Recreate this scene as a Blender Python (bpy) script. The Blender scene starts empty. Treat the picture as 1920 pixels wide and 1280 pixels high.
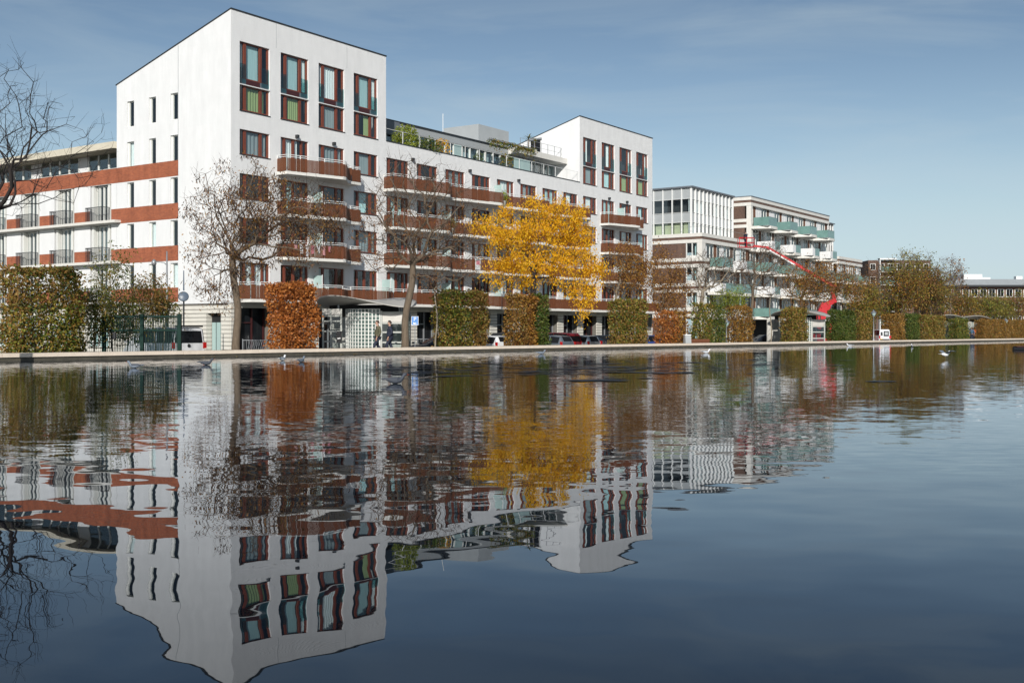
import bpy, math, random
import numpy as np
from mathutils import Vector, Matrix
R = math.radians
C = bpy.context.scene.collection
SC = bpy.context.scene
random.seed(7); RNG = np.random.default_rng(7)

# ---------------------------------------------------------------- camera
FPX, HY, CAMH = 2100.0, 622.0, 1.12          # focal length and horizon row in photograph pixels, eye height over the water
cam_d = bpy.data.cameras.new('camera'); cam = bpy.data.objects.new('camera', cam_d); C.objects.link(cam)
cam.location = (0, 0, CAMH); cam.rotation_euler = (R(90), 0, 0)
cam_d.sensor_width = 36; cam_d.lens = FPX / 1920 * 36; cam_d.shift_y = -(640 - HY) / 1920
cam_d.clip_end = 6000; cam_d.clip_start = .1
SC.camera = cam
# ---------------------------------------------------------------- sky, sun, exposure
SUN_EL, SUN_AZ = R(25), math.atan2(-.03, -.9995)     # azimuth measured from +Y towards +X
w = bpy.data.worlds.new('World'); SC.world = w; w.use_nodes = True
nt = w.node_tree; nt.nodes.clear()
sky = nt.nodes.new('ShaderNodeTexSky'); sky.sky_type = 'NISHITA'; sky.sun_disc = False
sky.sun_elevation = SUN_EL; sky.sun_rotation = SUN_AZ % (2 * math.pi)
sky.air_density = 1.0; sky.dust_density = .5; sky.ozone_density = 1.6
tc = nt.nodes.new('ShaderNodeTexCoord')
mp = nt.nodes.new('ShaderNodeMapping'); mp.inputs['Scale'].default_value = (1.6, 1.6, 9); mp.inputs['Rotation'].default_value = (0, R(-9), R(20))
nz = nt.nodes.new('ShaderNodeTexNoise'); nz.inputs['Scale'].default_value = 2.2; nz.inputs['Detail'].default_value = 7; nz.inputs['Roughness'].default_value = .55
nz.inputs['Distortion'].default_value = .6
cr = nt.nodes.new('ShaderNodeValToRGB'); cr.color_ramp.elements[0].position = .44; cr.color_ramp.elements[1].position = .78
cr.color_ramp.elements[0].color = (0, 0, 0, 1); cr.color_ramp.elements[1].color = (.52, .52, .52, 1)
mx = nt.nodes.new('ShaderNodeMixRGB'); mx.blend_type = 'MIX'; mx.inputs[2].default_value = (5.6, 6.9, 7.8, 1)
hs = nt.nodes.new('ShaderNodeHueSaturation'); hs.inputs['Saturation'].default_value = 1.0; hs.inputs['Value'].default_value = 1.0
bg = nt.nodes.new('ShaderNodeBackground'); bg.inputs['Strength'].default_value = .086
out = nt.nodes.new('ShaderNodeOutputWorld')
L = nt.links.new
L(tc.outputs['Generated'], mp.inputs['Vector']); L(mp.outputs['Vector'], nz.inputs['Vector']); L(nz.outputs['Fac'], cr.inputs['Fac'])
L(sky.outputs['Color'], hs.inputs['Color']); L(cr.outputs['Color'], mx.inputs[0])
sx = nt.nodes.new('ShaderNodeSeparateXYZ'); L(tc.outputs['Generated'], sx.inputs[0])
hz = nt.nodes.new('ShaderNodeMapRange'); hz.interpolation_type = 'SMOOTHERSTEP'; hz.inputs[1].default_value = -.05; hz.inputs[2].default_value = .26; hz.inputs[3].default_value = .92; hz.inputs[4].default_value = 0
L(sx.outputs[2], hz.inputs[0])
mh = nt.nodes.new('ShaderNodeMixRGB'); mh.inputs[2].default_value = (5.2, 6.6, 7.5, 1); L(hz.outputs[0], mh.inputs[0]); L(hs.outputs['Color'], mh.inputs[1]); L(mh.outputs['Color'], mx.inputs[1])
dk_ = nt.nodes.new('ShaderNodeMapRange'); dk_.interpolation_type = 'SMOOTHSTEP'; dk_.inputs[1].default_value = .0; dk_.inputs[2].default_value = .34; dk_.inputs[3].default_value = 1.06; dk_.inputs[4].default_value = .74
L(sx.outputs[2], dk_.inputs[0])
md_ = nt.nodes.new('ShaderNodeVectorMath'); md_.operation = 'SCALE'; L(mx.outputs['Color'], md_.inputs[0]); L(dk_.outputs[0], md_.inputs['Scale'])
L(md_.outputs[0], bg.inputs['Color']); L(bg.outputs['Background'], out.inputs['Surface'])
sd = bpy.data.lights.new('sun', 'SUN'); sd.energy = 4.1; sd.angle = R(.5); sd.color = (1, .965, .91)
so = bpy.data.objects.new('sun', sd); C.objects.link(so); so.location = (0, -40, 60)
sdir = Vector((math.sin(SUN_AZ) * math.cos(SUN_EL), math.cos(SUN_AZ) * math.cos(SUN_EL), math.sin(SUN_EL)))
so.rotation_euler = sdir.to_track_quat('Z', 'Y').to_euler()
SC.view_settings.view_transform = 'Standard'; SC.view_settings.look = 'None'; SC.view_settings.gamma = 1
SC.view_settings.exposure = .16; SC.view_settings.use_curve_mapping = False
SC.render.engine = 'CYCLES'
SC.cycles.max_bounces = 8; SC.cycles.transparent_max_bounces = 16; SC.cycles.glossy_bounces = 4; SC.cycles.transmission_bounces = 4
SC.cycles.use_denoising = True

# ---------------------------------------------------------------- materials
M = {}
def mat(name, col, rough=.6, metal=0., spec=.5, noise=0., nscale=3., bump=0., bscale=40., coord='Object', stretch=None, coat=0.):
    m = bpy.data.materials.new(name); m.use_nodes = True; t = m.node_tree; b = t.nodes['Principled BSDF']
    b.inputs['Base Color'].default_value = (*col, 1); b.inputs['Roughness'].default_value = rough
    b.inputs['Metallic'].default_value = metal; b.inputs['Specular IOR Level'].default_value = spec
    if coat: b.inputs['Coat Weight'].default_value = coat; b.inputs['Coat Roughness'].default_value = .05
    if noise or bump:
        c = t.nodes.new('ShaderNodeTexCoord'); src = c.outputs[coord]
        if stretch:
            mpn = t.nodes.new('ShaderNodeMapping'); mpn.inputs['Scale'].default_value = stretch
            t.links.new(src, mpn.inputs['Vector']); src = mpn.outputs['Vector']
    if noise:
        n = t.nodes.new('ShaderNodeTexNoise'); n.inputs['Scale'].default_value = nscale; n.inputs['Detail'].default_value = 6; n.inputs['Roughness'].default_value = .6
        t.links.new(src, n.inputs['Vector'])
        r = t.nodes.new('ShaderNodeMapRange'); r.inputs[1].default_value = .25; r.inputs[2].default_value = .75
        r.inputs[3].default_value = 1 - noise; r.inputs[4].default_value = 1 + noise * .6
        t.links.new(n.outputs['Fac'], r.inputs[0])
        x = t.nodes.new('ShaderNodeVectorMath'); x.operation = 'SCALE'; x.inputs[0].default_value = col
        t.links.new(r.outputs[0], x.inputs['Scale']); t.links.new(x.outputs[0], b.inputs['Base Color'])
    if bump:
        n2 = t.nodes.new('ShaderNodeTexNoise'); n2.inputs['Scale'].default_value = bscale; n2.inputs['Detail'].default_value = 4
        t.links.new(src, n2.inputs['Vector'])
        bp = t.nodes.new('ShaderNodeBump'); bp.inputs['Strength'].default_value = bump; bp.inputs['Distance'].default_value = .02
        t.links.new(n2.outputs['Fac'], bp.inputs['Height']); t.links.new(bp.outputs['Normal'], b.inputs['Normal'])
    M[name] = m; return m
def brick_mat(name, c1, c2, mortar, bw=.22, bh=.065, bump=.5, paint=0., msize=.008):
    """bricks in metres on upright walls: the pattern runs along (x + y, z) of the wall's own space"""
    m = bpy.data.materials.new(name); m.use_nodes = True; t = m.node_tree; b = t.nodes['Principled BSDF']; b.inputs['Roughness'].default_value = .85
    c = t.nodes.new('ShaderNodeTexCoord'); s = t.nodes.new('ShaderNodeSeparateXYZ'); t.links.new(c.outputs['Object'], s.inputs[0])
    a = t.nodes.new('ShaderNodeMath'); a.operation = 'ADD'; t.links.new(s.outputs[0], a.inputs[0]); t.links.new(s.outputs[1], a.inputs[1])
    cb = t.nodes.new('ShaderNodeCombineXYZ'); t.links.new(a.outputs[0], cb.inputs[0]); t.links.new(s.outputs[2], cb.inputs[1])
    k = t.nodes.new('ShaderNodeTexBrick'); k.inputs['Scale'].default_value = 1; k.inputs['Brick Width'].default_value = bw; k.inputs['Row Height'].default_value = bh
    k.inputs['Mortar Size'].default_value = msize; k.inputs['Color1'].default_value = (*c1, 1); k.inputs['Color2'].default_value = (*c2, 1); k.inputs['Mortar'].default_value = (*mortar, 1)
    t.links.new(cb.outputs[0], k.inputs['Vector'])
    n = t.nodes.new('ShaderNodeTexNoise'); n.inputs['Scale'].default_value = 1.3; n.inputs['Detail'].default_value = 8; n.inputs['Roughness'].default_value = .65
    mv = t.nodes.new('ShaderNodeMapping'); mv.inputs['Scale'].default_value = (1.2, 1.2, .35); t.links.new(c.outputs['Object'], mv.inputs['Vector'])
    t.links.new(mv.outputs['Vector'], n.inputs['Vector'])
    r = t.nodes.new('ShaderNodeMapRange'); r.inputs[1].default_value = .3; r.inputs[2].default_value = .7
    r.inputs[3].default_value = 1 - (.09 if paint else .28); r.inputs[4].default_value = 1.02 if paint else 1.15
    t.links.new(n.outputs['Fac'], r.inputs[0])
    x = t.nodes.new('ShaderNodeVectorMath'); x.operation = 'SCALE'; t.links.new(k.outputs['Color'], x.inputs[0]); t.links.new(r.outputs[0], x.inputs['Scale'])
    ms = t.nodes.new('ShaderNodeMapping'); ms.inputs['Scale'].default_value = (2.6, 2.6, .11); t.links.new(c.outputs['Object'], ms.inputs['Vector'])
    n3 = t.nodes.new('ShaderNodeTexNoise'); n3.inputs['Scale'].default_value = 1.0; n3.inputs['Detail'].default_value = 5; t.links.new(ms.outputs['Vector'], n3.inputs['Vector'])
    r3 = t.nodes.new('ShaderNodeMapRange'); r3.inputs[1].default_value = .52; r3.inputs[2].default_value = .78; r3.inputs[3].default_value = 1.; r3.inputs[4].default_value = .97; t.links.new(n3.outputs['Fac'], r3.inputs[0])
    x3 = t.nodes.new('ShaderNodeVectorMath'); x3.operation = 'SCALE'; t.links.new(x.outputs[0], x3.inputs[0]); t.links.new(r3.outputs[0], x3.inputs['Scale'])
    t.links.new(x3.outputs[0], b.inputs['Base Color'])
    bp = t.nodes.new('ShaderNodeBump'); bp.inputs['Strength'].default_value = bump; bp.inputs['Distance'].default_value = .012
    n2 = t.nodes.new('ShaderNodeTexNoise'); n2.inputs['Scale'].default_value = 9; n2.inputs['Detail'].default_value = 5; t.links.new(c.outputs['Object'], n2.inputs['Vector'])
    ad = t.nodes.new('ShaderNodeMath'); ad.operation = 'SUBTRACT'; t.links.new(n2.outputs['Fac'], ad.inputs[0]); t.links.new(k.outputs['Fac'], ad.inputs[1])
    t.links.new(ad.outputs[0], bp.inputs['Height']); t.links.new(bp.outputs['Normal'], b.inputs['Normal'])
    M[name] = m
def leaf_mat(name, cols, trans=.35, rough=.55):
    m = bpy.data.materials.new(name); m.use_nodes = True; t = m.node_tree; t.nodes.clear()
    o = t.nodes.new('ShaderNodeOutputMaterial'); g = t.nodes.new('ShaderNodeNewGeometry'); r = t.nodes.new('ShaderNodeValToRGB')
    e = r.color_ramp.elements
    while len(e) < len(cols): e.new(.5)
    for i, c in enumerate(cols):
        e[i].position = i / (len(cols) - 1); e[i].color = (*c, 1)
    t.links.new(g.outputs['Random Per Island'], r.inputs['Fac'])
    p = t.nodes.new('ShaderNodeBsdfPrincipled'); p.inputs['Roughness'].default_value = rough; p.inputs['Specular IOR Level'].default_value = .35
    tr = t.nodes.new('ShaderNodeBsdfTranslucent'); mi = t.nodes.new('ShaderNodeMixShader'); mi.inputs[0].default_value = trans
    t.links.new(r.outputs['Color'], p.inputs['Base Color']); t.links.new(r.outputs['Color'], tr.inputs['Color'])
    t.links.new(p.outputs[0], mi.inputs[1]); t.links.new(tr.outputs[0], mi.inputs[2]); t.links.new(mi.outputs[0], o.inputs['Surface'])
    M[name] = m
def glass_mat(name, tint, refl=.08, rough=.02):
    m = bpy.data.materials.new(name); m.use_nodes = True; t = m.node_tree; t.nodes.clear()
    o = t.nodes.new('ShaderNodeOutputMaterial'); tr = t.nodes.new('ShaderNodeBsdfTransparent'); tr.inputs['Color'].default_value = (*tint, 1)
    gl = t.nodes.new('ShaderNodeBsdfGlossy'); gl.inputs['Roughness'].default_value = rough; gl.inputs['Color'].default_value = (.95, .98, 1, 1)
    lw = t.nodes.new('ShaderNodeLayerWeight'); lw.inputs['Blend'].default_value = .5
    pw = t.nodes.new('ShaderNodeMath'); pw.operation = 'POWER'; pw.inputs[1].default_value = 5; t.links.new(lw.outputs['Facing'], pw.inputs[0])
    f = t.nodes.new('ShaderNodeMath'); f.operation = 'MULTIPLY_ADD'; f.inputs[1].default_value = .92; f.inputs[2].default_value = .04; t.links.new(pw.outputs[0], f.inputs[0])
    a = t.nodes.new('ShaderNodeMath'); a.operation = 'ADD'; a.inputs[1].default_value = refl; a.use_clamp = True
    t.links.new(f.outputs[0], a.inputs[0]); mi = t.nodes.new('ShaderNodeMixShader')
    c = t.nodes.new('ShaderNodeTexCoord'); n = t.nodes.new('ShaderNodeTexNoise'); n.inputs['Scale'].default_value = .8; t.links.new(c.outputs['Object'], n.inputs['Vector'])
    bp = t.nodes.new('ShaderNodeBump'); bp.inputs['Strength'].default_value = .1; bp.inputs['Distance'].default_value = .02; t.links.new(n.outputs['Fac'], bp.inputs['Height']); t.links.new(bp.outputs[0], gl.inputs['Normal'])
    t.links.new(a.outputs[0], mi.inputs[0]); t.links.new(tr.outputs[0], mi.inputs[1]); t.links.new(gl.outputs[0], mi.inputs[2]); t.links.new(mi.outputs[0], o.inputs['Surface'])
    M[name] = m
brick_mat('white_brick', (.845, .84, .825), (.83, .825, .81), (.78, .775, .76), bump=.55, paint=1)
brick_mat('white_render', (.755, .755, .75), (.74, .745, .74), (.735, .735, .73), bw=1.2, bh=.6, bump=.12, paint=1, msize=.004)
brick_mat('red_brick', (.42, .115, .045), (.30, .075, .032), (.30, .15, .10), bump=.5)
brick_mat('russet_brick', (.19, .075, .045), (.13, .05, .035), (.2, .13, .1), bump=.4)
brick_mat('brown_brick', (.16, .085, .055), (.10, .055, .04), (.17, .13, .11), bump=.5)
mat('cream_stone', (.66, .63, .56), .8, noise=.12, nscale=1.2, bump=.2, bscale=30)
mat('concrete', (.55, .53, .48), .85, noise=.15, nscale=1.5, bump=.3, bscale=25)
mat('pale_slab', (.68, .66, .61), .75, noise=.1, nscale=2)
mat('cream_slab', (.60, .55, .44), .75, noise=.1, nscale=2)
mat('joint_grey', (.16, .15, .13), .9, noise=.2, nscale=3)
mat('wood_red', (.15, .050, .018), .5, noise=.35, nscale=5, stretch=(3, 3, .4))
mat('window_wood', (.18, .046, .025), .4, noise=.2, nscale=6)
mat('dark_wood', (.055, .014, .014), .45, noise=.2, nscale=4)
mat('white_metal', (.74, .74, .72), .4, noise=.05, nscale=4)
mat('white_frame', (.72, .72, .68), .45, noise=.06, nscale=4)
mat('grey_metal', (.30, .31, .32), .4, metal=.3, noise=.1, nscale=3)
mat('grey_panel', (.36, .38, .385), .55, noise=.08, nscale=1.1)
mat('blue_grey', (.10, .13, .17), .4, noise=.1, nscale=3)
mat('lead_grey', (.14, .155, .175), .5, noise=.15, nscale=2)
mat('dark_metal', (.025, .027, .03), .4, noise=.2, nscale=6)
mat('green_metal', (.004, .026, .019), .6, spec=.2, noise=.2, nscale=5)
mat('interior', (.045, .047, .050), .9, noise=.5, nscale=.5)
mat('black_void', (.012, .012, .013), .8, noise=.3, nscale=1)
mat('curtain_white', (.80, .83, .82), .9, noise=.1, nscale=4, stretch=(4, 4, .3))
mat('curtain_sky_teal', (.50, .70, .70), .9, noise=.2, nscale=3, stretch=(4, 4, .3))  # teal cloth; the glass's sky reflection is put into its colour
mat('curtain_lime', (.50, .52, .34), .9, noise=.12, nscale=2)
mat('curtain_green', (.30, .37, .16), .9, noise=.15, nscale=3, stretch=(4, 4, .3))
mat('curtain_grey', (.27, .31, .32), .9, noise=.2, nscale=3, stretch=(4, 4, .3))
glass_mat('glass', (.84, .90, .90), .06)
glass_mat('teal_glass', (.38, .62, .62), .05)
mat('frosted', (.36, .48, .46), .25, noise=.08, nscale=1.5)
mat('green_panel', (.14, .26, .235), .22, noise=.22, nscale=1.2, coat=.4)
mat('block_glass', (.085, .13, .115), .12, noise=.25, nscale=5, coat=.5)
mat('dark_pane', (.012, .014, .017), .12, spec=.15, noise=.3, nscale=1.5)
mat('steel_frame', (.40, .41, .375), .45, noise=.08, nscale=4)
mat('canopy', (.50, .48, .44), .5, metal=.1, noise=.12, nscale=2)
mat('asphalt', (.055, .055, .057), .9, noise=.25, nscale=2, bump=.4, bscale=90)
mat('paving', (.24, .22, .195), .9, noise=.22, nscale=1.1, bump=.3, bscale=30)
mat('earth', (.07, .07, .045), .95, noise=.4, nscale=.4, bump=.4, bscale=8)
mat('coping_stone', (.74, .63, .51), .8, noise=.14, nscale=1.6, bump=.35, bscale=30)
mat('wet_wall', (.085, .075, .055), .7, noise=.4, nscale=2.5, bump=.4, bscale=14)
mat('bark', (.14, .105, .072), .9, noise=.4, nscale=4, bump=.9, bscale=14, stretch=(3, 3, .6))
mat('bark_pale', (.25, .21, .155), .9, noise=.4, nscale=3, bump=.8, bscale=14, stretch=(3, 3, .6))
mat('twig', (.090, .055, .034), .9, noise=.3, nscale=3)
mat('twig_dark', (.028, .022, .020), .9, noise=.3, nscale=3)
mat('red_paint', (.50, .010, .018), .35, noise=.12, nscale=1.5, coat=.3)
mat('tyre', (.018, .018, .018), .8, noise=.2, nscale=9)
mat('rim', (.42, .43, .44), .3, metal=.8, noise=.1, nscale=6)
mat('tail_red', (.45, .012, .012), .2, noise=.2, nscale=20, coat=.5)
mat('lamp_clear', (.75, .76, .74), .12, noise=.15, nscale=20, coat=.5)
mat('plate_yellow', (.75, .46, .03), .4, noise=.05, nscale=6)
mat('black_paint', (.012, .012, .014), .3, noise=.15, nscale=3)
mat('sign_blue', (.05, .20, .52), .35, noise=.06, nscale=4)
mat('ripple_dark', (.012, .018, .026), .5, spec=.25, noise=.4, nscale=2)
mat('brass_wood', (.17, .075, .04), .8, noise=.3, nscale=4)

# ---------------------------------------------------------------- mesh helpers
class MB:
    def __init__(s): s.v = []; s.f = []
    def quad(s, *p):
        n = len(s.v); s.v += [tuple(q) for q in p]; s.f.append(tuple(range(n, n + len(p)))); return s
    def box(s, x0, x1, y0, y1, z0, z1):
        n = len(s.v); s.v += [(x, y, z) for z in (z0, z1) for y in (y0, y1) for x in (x0, x1)]
        s.f += [(n+a, n+b, n+c, n+d) for a, b, c, d in ((0, 2, 3, 1), (4, 5, 7, 6), (0, 1, 5, 4), (2, 6, 7, 3), (0, 4, 6, 2), (1, 3, 7, 5))]; return s
    def prism(s, poly, z0, z1, ztop=None):
        n = len(s.v); k = len(poly); s.v += [(x, y, z0) for x, y in poly] + [(x, y, z1) for x, y in poly]
        s.f += [tuple(range(n + k - 1, n - 1, -1)), tuple(range(n + k, n + 2 * k))] + [(n + i, n + (i + 1) % k, n + k + (i + 1) % k, n + k + i) for i in range(k)]; return s
    def xprism(s, poly, x0, x1):            # polygon in (y,z) pushed along x
        n = len(s.v); k = len(poly); s.v += [(x0, y, z) for y, z in poly] + [(x1, y, z) for y, z in poly]
        s.f += [tuple(range(n + k - 1, n - 1, -1)), tuple(range(n + k, n + 2 * k))] + [(n + i, n + (i + 1) % k, n + k + (i + 1) % k, n + k + i) for i in range(k)]; return s
    def tube(s, pts, rad, n=6, caps=True):
        pts = [Vector(p) for p in pts]; rad = rad if hasattr(rad, '__len__') else [rad] * len(pts); base = len(s.v); up = None
        for i, p in enumerate(pts):
            d = (pts[min(i + 1, len(pts) - 1)] - pts[max(i - 1, 0)]).normalized()
            if up is None:
                a = d.orthogonal().normalized()
            else:
                a = (up - d * up.dot(d)); a = a.normalized() if a.length > 1e-6 else d.orthogonal().normalized()
            up = a; b = d.cross(a)
            for k in range(n):
                t = 2 * math.pi * k / n; s.v.append(tuple(p + (a * math.cos(t) + b * math.sin(t)) * rad[i]))
        for i in range(len(pts) - 1):
            for k in range(n):
                a = base + i * n; s.f.append((a + k, a + (k + 1) % n, a + n + (k + 1) % n, a + n + k))
        if caps: s.f += [tuple(base + k for k in range(n - 1, -1, -1)), tuple(base + (len(pts) - 1) * n + k for k in range(n))]
        return s
    def beam(s, p, q, wx, wz, up=(0, 0, 1)):
        p, q = Vector(p), Vector(q); d = (q - p).normalized(); a = d.cross(Vector(up)).normalized(); b = a.cross(d); n = len(s.v)
        for c in (p, q):
            for i, j in ((-1, -1), (1, -1), (1, 1), (-1, 1)): s.v.append(tuple(c + a * i * wx / 2 + b * j * wz / 2))
        s.f += [(n+3, n+2, n+1, n), (n+4, n+5, n+6, n+7)] + [(n+i, n+(i+1) % 4, n+4+(i+1) % 4, n+4+i) for i in range(4)]; return s
    def lathe(s, prof, n=12, c=(0, 0)):
        base = len(s.v)
        for r, z in prof:
            for k in range(n): t = 2 * math.pi * k / n; s.v.append((c[0] + r * math.cos(t), c[1] + r * math.sin(t), z))
        for i in range(len(prof) - 1):
            for k in range(n): a = base + i * n; s.f.append((a + k, a + (k + 1) % n, a + n + (k + 1) % n, a + n + k))
        s.f += [tuple(base + k for k in range(n - 1, -1, -1)), tuple(base + (len(prof) - 1) * n + k for k in range(n))]; return s
    def mesh(s, name, m, smooth=False):
        me = bpy.data.meshes.new(name); me.from_pydata(s.v, [], s.f); me.materials.append(M[m] if isinstance(m, str) else m)
        if smooth: me.shade_smooth()
        return me
    def build(s, name, m, parent=None, smooth=False, loc=(0, 0, 0), rz=0):
        return inst(s.mesh(name, m, smooth), name, parent, loc, rz)
def inst(me, name, parent=None, loc=(0, 0, 0), rz=0):
    o = bpy.data.objects.new(name, me); C.objects.link(o); o.location = loc; o.rotation_euler = (0, 0, rz)
    if parent is not None: o.parent = parent
    return o
def tag(o, label=None, cat=None, group=None, kind=None):
    if label: o['label'] = label
    if cat: o['category'] = cat
    if group: o['group'] = group
    if kind: o['kind'] = kind
    return o
def thing(name, label, cat, loc=(0, 0, 0), rz=0, group=None):
    return tag(inst(None, name, None, loc, rz), label, cat, group)
def dup(root, loc, rz, label, group=None):
    def cp(o, par):
        c = o.copy(); C.objects.link(c)
        if par is not None: c.parent = par
        for ch in o.children: cp(ch, c)
        return c
    r = cp(root, None); r.location = loc; r.rotation_euler = (0, 0, rz); r['label'] = label
    if group: r['group'] = group
    return r
def at(px, py, d):            # world point seen at a photograph pixel, d metres in front of the camera
    return Vector(((px - 960) / FPX * d, d, CAMH + (HY - py) / FPX * d))
def xat(px, d): return (px - 960) / FPX * d
def zat(py, d): return CAMH + (HY - py) / FPX * d
# quay line in plan: Q0 + t * QD (left to right, receding)
Q0 = Vector((-19.6, 43.0)); QA = R(40.3); QD = Vector((math.sin(QA), math.cos(QA))); QN = Vector((-QD.y, QD.x))   # QN points inland
def qd(px, off=0.):           # depth at which the line `off` metres inland of the quay edge shows at column px
    t = (px - 960) / FPX; o = Q0 + QN * off
    k = (t * o.y - o.x) / (QD.x - t * QD.y); return o.y + k * QD.y
QROT = math.atan2(QD.y, QD.x)
GZ, PZ = -.6, -.1
# ================================================================ setting
def qp(t, off, z): p = Q0 + QD * t + QN * off; return (p.x, p.y, z)
# pond: the sheet of water ends at the far quay
wm = bpy.data.materials.new('water'); wm.use_nodes = True; t = wm.node_tree; t.nodes.clear(); M['water'] = wm
o = t.nodes.new('ShaderNodeOutputMaterial'); geo = t.nodes.new('ShaderNodeNewGeometry')
def vnoise(scale, amp, detail=1.0, stretch=(1, 1, 1), rot=0., rough=.5, shift=0.):
    m_ = t.nodes.new('ShaderNodeMapping'); m_.inputs['Location'].default_value = (shift, shift * .7, 0); m_.inputs['Scale'].default_value = stretch; m_.inputs['Rotation'].default_value = (0, 0, rot)
    t.links.new(geo.outputs['Position'], m_.inputs['Vector'])
    n = t.nodes.new('ShaderNodeTexNoise'); n.inputs['Scale'].default_value = scale; n.inputs['Detail'].default_value = detail; n.inputs['Roughness'].default_value = rough
    t.links.new(m_.outputs['Vector'], n.inputs['Vector'])
    s_ = t.nodes.new('ShaderNodeVectorMath'); s_.operation = 'SUBTRACT'; s_.inputs[1].default_value = (.5, .5, .5); t.links.new(n.outputs['Color'], s_.inputs[0])
    k = t.nodes.new('ShaderNodeVectorMath'); k.operation = 'SCALE'; k.inputs['Scale'].default_value = amp; t.links.new(s_.outputs[0], k.inputs[0]); return k
def vadd(a, b):
    n = t.nodes.new('ShaderNodeVectorMath'); n.operation = 'ADD'; t.links.new(a.outputs[0], n.inputs[0]); t.links.new(b.outputs[0], n.inputs[1]); return n
swell = vnoise(2.3, .024, 1.0, (.75, 1.2, 1), .1, shift=5.2)
fine = vnoise(7.5, .048, 2.0, (.55, 1.4, 1), -.05)
# finer ripples where a breath of wind touches the pond: large soft patches
pm = t.nodes.new('ShaderNodeTexNoise'); pm.inputs['Scale'].default_value = .11; pm.inputs['Detail'].default_value = 3
t.links.new(geo.outputs['Position'], pm.inputs['Vector'])
sp = t.nodes.new('ShaderNodeSeparateXYZ'); t.links.new(geo.outputs['Position'], sp.inputs[0])
far = t.nodes.new('ShaderNodeMapRange'); far.inputs[1].default_value = 5.5; far.inputs[2].default_value = 13; far.inputs[3].default_value = -.22; far.inputs[4].default_value = .10
t.links.new(sp.outputs[1], far.inputs[0])
pa = t.nodes.new('ShaderNodeMath'); pa.operation = 'ADD'; t.links.new(pm.outputs['Fac'], pa.inputs[0]); t.links.new(far.outputs[0], pa.inputs[1])
pr = t.nodes.new('ShaderNodeMapRange'); pr.interpolation_type = 'SMOOTHSTEP'; pr.inputs[1].default_value = .36; pr.inputs[2].default_value = .60
pr.inputs[3].default_value = .06; pr.inputs[4].default_value = 1.0; t.links.new(pa.outputs[0], pr.inputs[0])
fm = t.nodes.new('ShaderNodeVectorMath'); fm.operation = 'SCALE'; t.links.new(fine.outputs[0], fm.inputs[0]); t.links.new(pr.outputs[0], fm.inputs['Scale'])
sl = vadd(swell, fm)
ss = t.nodes.new('ShaderNodeSeparateXYZ'); t.links.new(sl.outputs[0], ss.inputs[0])
cn = t.nodes.new('ShaderNodeCombineXYZ'); cn.inputs[2].default_value = 1; xs_ = t.nodes.new('ShaderNodeMath'); xs_.operation = 'MULTIPLY'; xs_.inputs[1].default_value = .8; t.links.new(ss.outputs[0], xs_.inputs[0]); t.links.new(xs_.outputs[0], cn.inputs[0]); t.links.new(ss.outputs[1], cn.inputs[1])
nn = t.nodes.new('ShaderNodeVectorMath'); nn.operation = 'NORMALIZE'; t.links.new(cn.outputs[0], nn.inputs[0])
gl = t.nodes.new('ShaderNodeBsdfGlossy'); gl.inputs['Roughness'].default_value = .006; gl.inputs['Color'].default_value = (.90, .94, 1.0, 1); t.links.new(nn.outputs[0], gl.inputs['Normal'])
df = t.nodes.new('ShaderNodeBsdfDiffuse'); df.inputs['Color'].default_value = (.003, .005, .008, 1)
fr = t.nodes.new('ShaderNodeFresnel'); fr.inputs['IOR'].default_value = 1.34; t.links.new(nn.outputs[0], fr.inputs['Normal'])
mi = t.nodes.new('ShaderNodeMixShader'); t.links.new(fr.outputs[0], mi.inputs[0]); t.links.new(df.outputs[0], mi.inputs[1]); t.links.new(gl.outputs[0], mi.inputs[2]); t.links.new(mi.outputs[0], o.inputs['Surface'])
wt = MB(); wt.quad(qp(-60, .02, 0), qp(-60, -140, 0), qp(300, -140, 0), qp(300, .02, 0)); tag(wt.build('water', 'water'), kind='structure')
# ground: one sheet to the horizon, lower than the water of the raised pond; the pond bed is part of it
g = MB(); g.quad((-2500, -2500, GZ - .02), (2500, -2500, GZ - .02), (2500, 4000, GZ - .02), (-2500, 4000, GZ - .02)); tag(g.build('ground', 'earth'), kind='structure')
g = MB(); g.quad(qp(-60, 5.5, GZ - .01), qp(300, 5.5, GZ - .01), qp(300, 15.5, GZ - .01), qp(-60, 15.5, GZ - .01)); tag(g.build('road', 'asphalt'), kind='structure')
g = MB(); g.quad(qp(-60, 15.5, GZ), qp(300, 15.5, GZ), qp(300, 15.8, GZ), qp(-60, 15.8, GZ)); tag(g.build('kerb_strip', 'concrete'), kind='structure')
# path behind the coping: a terrace with a kerb down to the road
g = MB(); P4 = [qp(-60, .9, 0), qp(300, .9, 0), qp(300, 5.2, 0), qp(-60, 5.2, 0)]
g.prism([(p[0], p[1]) for p in P4], GZ - .05, PZ); tag(g.build('path', 'paving'), kind='structure')
q = thing('quay_wall', 'low pond wall with pale stone coping running the whole width of the water', 'pond wall', qp(0, 0, 0), QROT)
cs = MB().box(-59.992, -56.008, -.07, .86, .135, .285).build('coping_stone', 'coping_stone', q)      # coping stones 4 m long with open joints
for k in range(1, 90):
    c = cs.copy(); C.objects.link(c); c.location.x = 4 * k; c.location.z = RNG.uniform(-.004, .004); c.location.y = RNG.uniform(-.006, .006)
MB().box(-60, 300, 0, .75, -.6, .135).build('wall_face', 'wet_wall', q)
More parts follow.
